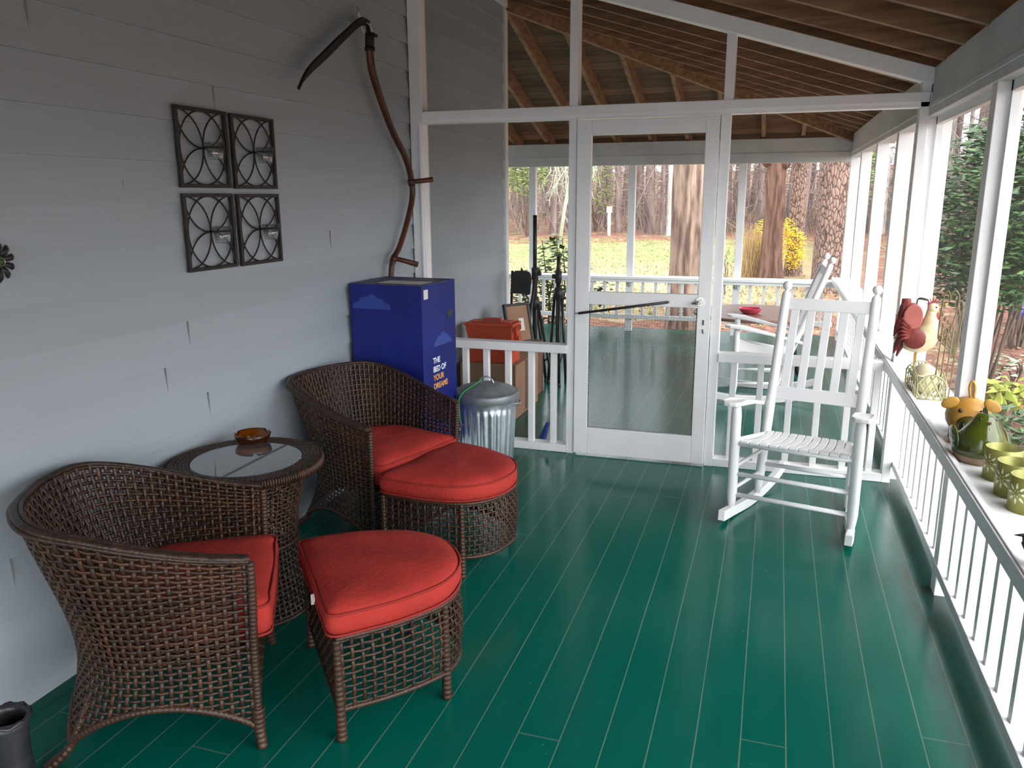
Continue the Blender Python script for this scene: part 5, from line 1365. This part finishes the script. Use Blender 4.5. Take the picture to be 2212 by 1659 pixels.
def leafcloud(b, c, R, n, size, r, shape=1.6, droop=.3):
    for k in range(n):
        while True:
            q = V(r.uniform(-1, 1), r.uniform(-1, 1), r.uniform(-1, 1))
            if q.length < 1 and q.length > .25: break
        p = V(c[0] + q.x * R[0], c[1] + q.y * R[1], c[2] + q.z * R[2])
        d = V(r.uniform(-1, 1), r.uniform(-1, 1), r.uniform(-1, .4) * droop).normalized(); s = d.cross(V(r.uniform(-.4, .4), r.uniform(-.4, .4), 1)).normalized()
        L = size * r.uniform(.7, 1.3); w = L / (2 * shape); u = s.cross(d) * (L * .08)
        b.add([p, p + d * L * .5 + s * w - u, p + d * L, p + d * L * .5 - s * w - u, p + d * L * .5 + u], [(0, 1, 4), (1, 2, 4), (2, 3, 4), (3, 0, 4)])
def shrub(name, c, blobs, n, size, m, stem, label, catg, seed, shape=1.8, stems=8, group=None):
    r = random.Random(seed); root = empty(name, (c[0], c[1], gz(c[0], c[1])))
    b = MB()
    for (o, R, f) in blobs: leafcloud(b, o, R, int(n * f), size, r, shape)
    b.build('leaves' if m is not FORS else 'blossoms', m, root)
    def st(b):
        for k in range(stems):
            (o, R, f) = blobs[k % len(blobs)]
            e = V(o[0] + R[0] * r.uniform(-.8, .8), o[1] + R[1] * r.uniform(-.8, .8), o[2] + R[2] * r.uniform(0, .9)); s_ = V(r.uniform(-.12, .12), r.uniform(-.12, .12), -.05)
            mid = s_.lerp(e, .5) + V(r.uniform(-.1, .1), r.uniform(-.1, .1), .1)
            b.tube(cat([s_, mid, e], 5), [.016] * 4 + [.011] * 4 + [.006] * 3, 5, False)
    one(st, 'stems', stem, root)
    return tag(root, label, catg, group)
LS = mat('shrub_stem', (.12, .085, .06), .85)
shrub('holly_shrub', (-.55, 10.30), [((-.22, 0, .80), (.50, .28, .42), 1), ((-.02, .05, 1.32), (.22, .2, .34), .30), ((-.2, -.1, .35), (.6, .3, .3), .55), ((.62, .0, .93), (.13, .15, .16), .09), ((.30, .0, 1.05), (.2, .2, .3), .15)], 560, .105, SHRUBM, LS, 'glossy dark green shrub growing through the far railing by the house corner', 'shrub', 31, 1.9, 18)
shrub('forsythia_bush', (1.95, 21.9), [((-.27, -.4, .55), (.36, .4, .55), .7), ((-.1, -.2, 1.15), (.25, .3, .4), .25), ((.72, .3, .75), (.34, .4, .55), .7), ((.50, .3, 1.25), (.2, .3, .3), .2)], 1150, .060, FORS, DRY, 'yellow flowering forsythia bush around the reddish trunk', 'bush', 32, 1.2, 30)
def dry(b):
    r = random.Random(8)
    for k in range(420):
        a = r.random() * 2 * pi; R = r.uniform(0, .25); p = V(R * cos(a) * 1.3, R * sin(a), 0); e = p + V(r.uniform(-.30, .30), r.uniform(-.3, .3), r.uniform(.5, 1.45))
        b.tube([p, p.lerp(e, .6) + V(0, 0, .1), e], [.006, .005, .002], 3, False)
o = one(dry, 'dry_grass_clump', DRY); o.location = (1.66, 21.1, gz(1.66, 21.1)); tag(o, 'tall straw coloured grass clump at the foot of the forsythia', 'grass clump')
shrub('thin_shrub', (1.12, 18.2), [((0, 0, .7), (.2, .2, .7), 1)], 150, .05, PINE, LS, 'thin leafy young shrub beside the right door post, before the lawn', 'shrub', 33, 2, 12)
# evergreens at the edge of the wood
for (x_, y_, z_, R, n, lb) in ((-8.9, 36.5, 3.3, (1.1, 1.1, 1.6), 1800, 'green pine bough hanging at the left edge of the wood view'), (-6.5, 41, 2.3, (1.5, 1, 1.5), 500, 'thin yellow green pine sapling behind the bird box'), (4.9, 34, 3.2, (1., 1., 1.8), 1100, 'yellow green pine between the two pine trunks')):
    shrub('young_pine', (x_, y_), [((0, 0, z_), R, 1)], n, .22, PINE, LS, lb, 'tree', int(x_ * 7) % 97, 3.5, 12)
def lich(b):
    r = random.Random(3)
    for k in range(26):
        p = V(r.uniform(-.4, 1.2), r.uniform(-.3, .3), 3.6 + r.uniform(-.2, .2)); P = [p]
        for q in range(6): P.append(P[-1] + V(r.uniform(-.22, .16), r.uniform(-.15, .15), -.22 - r.uniform(0, .16)))
        b.tube(P, [.025, .024, .02, .018, .015, .01, .006], 4, False)
        for q in range(1, 6): b.tube([P[q], P[q] + V(r.uniform(-.3, .3), 0, r.uniform(-.25, .1))], [.014, .005], 3, False)
    b.tube([(-.2, .2, -.5), (.1, .1, 1.5), (.5, 0, 3.7)], [.09, .07, .05], 7)
o = one(lich, 'lichen_covered_tree', LICHEN); o.location = (-6.3, 33, gz(-6.3, 33)); tag(o, 'small tree with drooping pale lichen covered branches by the left door post', 'tree')
def bhouse():
    root = empty('bird_box', (-5.2, 37.5, gz(-5.2, 37.5)))
    one(lambda b: b.tube([(0, 0, -.1), (0, 0, 1.05)], .075, 12), 'post', W, root, label='white post')
    one(lambda b: (b.box(-.11, .11, -.11, .11, 1.05, 1.36), b.tube([(0, -.105, 1.22), (0, -.115, 1.22)], .03, 10)), 'box', GOURD, root)
    one(lambda b: b.prism([(-.18, -.2, 1.34), (.18, -.2, 1.40), (.18, -.2, 1.43), (-.18, -.2, 1.37)], (0, .38, 0)), 'roof', CARDD, root)
    tag(root, 'bird box on a white post at the far edge of the lawn', 'bird house')
bhouse()
def sapl(b):
    r = random.Random(4)
    b.tube([(0, 0, -.1), (.03, 0, .7), (0, .02, 1.5)], [.02, .016, .01], 6)
    for k in range(26):
        z = r.uniform(.7, 1.7); a = r.random() * 6.3; b.tube([(0, 0, z * .9), (.35 * cos(a), .35 * sin(a), z + .3), (.6 * cos(a), .6 * sin(a), z + .35)], [.009, .007, .004], 4, False)
o = one(sapl, 'bare_sapling', TWIG); o.location = (-4.3, 26.5, gz(-4.3, 26.5)); tag(o, 'thin bare sapling standing on the lawn in front of the bird box', 'tree')
# outer side: rhododendrons, gazing ball, plants
RH = [(4.40, 9.6, 'large glossy evergreen shrub outside the bay behind the wire trellis', 1.0, 2600), (5.6, 13.2, 'evergreen shrub farther out behind the large glossy one beside the porch', 1.05, 1300), (6.9, 18.5, 'low evergreen shrub among the trunks far out on the outer side', .9, 700)]
for i, (x_, y_, lb, s, n) in enumerate(RH):
    shrub('evergreen_shrub', (x_, y_), [((0, 0, 2.0 * s), (.80 * s, .75 * s, .70 * s), 1), ((.25, .3, 2.6 * s), (.7, .6, .5), .5), ((-.1, -.2, 1.45), (.7, .6, .45), .5)], n, .13, RHODO, LS, lb, 'shrub', 60 + i, 2.6, 14)
def ball():
    root = empty('gazing_ball', (6.2, 15.4, gz(6.2, 15.4)))
    one(lambda b: b.sphere((0, 0, .20), .13, 28, 18), 'ball', GAZE, root)
    one(lambda b: b.lathe([(.10, 0), (.09, .03), (.05, .06), (.06, .10), (.055, .10)], 20), 'stand_ring', FARBARK, root)
    tag(root, 'blue violet gazing ball standing low in the garden on the outer side', 'garden ornament')
ball()
YG = mat('yellow_green_leaf', (.40, .45, .06), .5, island=[(.28, .36, .05), (.5, .52, .09)])
shrub('broad_leaved_plant', (4.46, 8.75), [((0, 0, .30), (.26, .26, .14), 1)], 60, .22, YG, LS, 'yellow green broad leaved plant outside beside the green hen', 'plant', 71, 2.2, 6)
shrub('broad_leaved_plant', (4.75, 9.95), [((0, 0, .35), (.2, .2, .15), 1)], 30, .12, mat('pale_variegated_leaf', (.42, .52, .34), .5, island=[(.3, .42, .22), (.6, .66, .5)]), LS, 'pale green leafy plant outside just beyond the yellow green one', 'plant', 72, 2.2, 6)
shrub('fern_plant', (4.35, 7.6), [((0, 0, .22), (.45, .5, .2), 1)], 220, .13, RHODO, LS, 'low dark green ferny plants outside the candle tins', 'plant', 73, 3, 8)
def litter(b):
    r = random.Random(9)
    for k in range(9000):
        t = r.random()
        if t < .5: x_, y_ = r.uniform(-5, 6), 9.95 + r.random() ** 1.5 * 9
        else: x_, y_ = 3.2 + r.random() ** 1.3 * 10, r.uniform(1.5, 20)
        z = gz(x_, y_) + .008; a = r.random() * 6.3; L = r.uniform(.04, .085); d = V(cos(a), sin(a), r.uniform(-.3, .5)).normalized() * L; s = V(-sin(a), cos(a), r.uniform(-.4, .4)) * L * .4
        p = V(x_, y_, z + .015)
        b.add([p, p + d * .5 + s, p + d, p + d * .5 - s], [(0, 1, 2, 3)])
tag(one(litter, 'leaf_litter', LEAFLIT), 'red brown fallen leaves covering the ground round the porch', 'leaves', kind='stuff')
def grass(b):
    r = random.Random(10)
    for k in range(9000):
        x_, y_ = r.uniform(-9, 3), 14 + r.random() ** 1.4 * 22
        z = gz(x_, y_) - .01; p = V(x_, y_, z); h = r.uniform(.04, .10); a = r.random() * 6.3; w = V(cos(a), sin(a), 0) * .012
        t = V(r.uniform(-.05, .05), r.uniform(-.05, .05), h)
        b.add([p - w * 2, p + w * 2, p + t], [(0, 1, 2)])
tag(one(grass, 'lawn_grass', GRASSM), 'patchy pale green grass of the lawn', 'grass', kind='stuff')

# ------------------------------------------------------------------ sky light
w = bpy.data.worlds.new('overcast'); sc.world = w; w.use_nodes = True
N = w.node_tree.nodes; L = w.node_tree.links; bg = N['Background']
tc = N.new('ShaderNodeTexCoord'); sp = N.new('ShaderNodeSeparateXYZ'); L.new(tc.outputs['Generated'], sp.inputs[0])
cr = N.new('ShaderNodeValToRGB'); cr.color_ramp.elements[0].position = .0; cr.color_ramp.elements[1].position = .8
cr.color_ramp.elements[0].color = (.74, .80, .88, 1); cr.color_ramp.elements[1].color = (1., 1.04, 1.10, 1)
L.new(sp.outputs['Z'], cr.inputs['Fac']); L.new(cr.outputs['Color'], bg.inputs['Color']); bg.inputs['Strength'].default_value = 1.15

sd = bpy.data.lights.new('bright_overcast', 'SUN'); sd.energy = 2.4; sd.angle = radians(75); sd.color = (1, .98, .95)
so = bpy.data.objects.new('bright_overcast', sd); COL.objects.link(so); so.location = (6, -4, 8)
so.rotation_euler = V(-.75, .55, -.62).to_track_quat('-Z', 'Y').to_euler()
# ------------------------------------------------------------------ camera
yaw, pit, roll = 0.31392126, -0.23034572, -0.00524515
f = V(-sin(yaw) * cos(pit), cos(yaw) * cos(pit), sin(pit)); r_ = V(cos(yaw), sin(yaw), 0); u_ = r_.cross(f)
r2 = r_ * cos(roll) + u_ * sin(roll); u2 = -r_ * sin(roll) + u_ * cos(roll)
cam = bpy.data.cameras.new('camera'); cam.sensor_width = 36; cam.lens = 1734.877 / 2212 * 36; cam.clip_start = .02; cam.clip_end = 400
co = bpy.data.objects.new('camera', cam); COL.objects.link(co)
M = Matrix((r2, u2, -f)).transposed().to_4x4(); M.translation = V(2.2, 0, 1.6); co.matrix_world = M
sc.camera = co
vs = sc.view_settings
vs.view_transform = 'Standard'; vs.look = 'None'; vs.exposure = 1.95; vs.gamma = 1.0; vs.use_curve_mapping = False
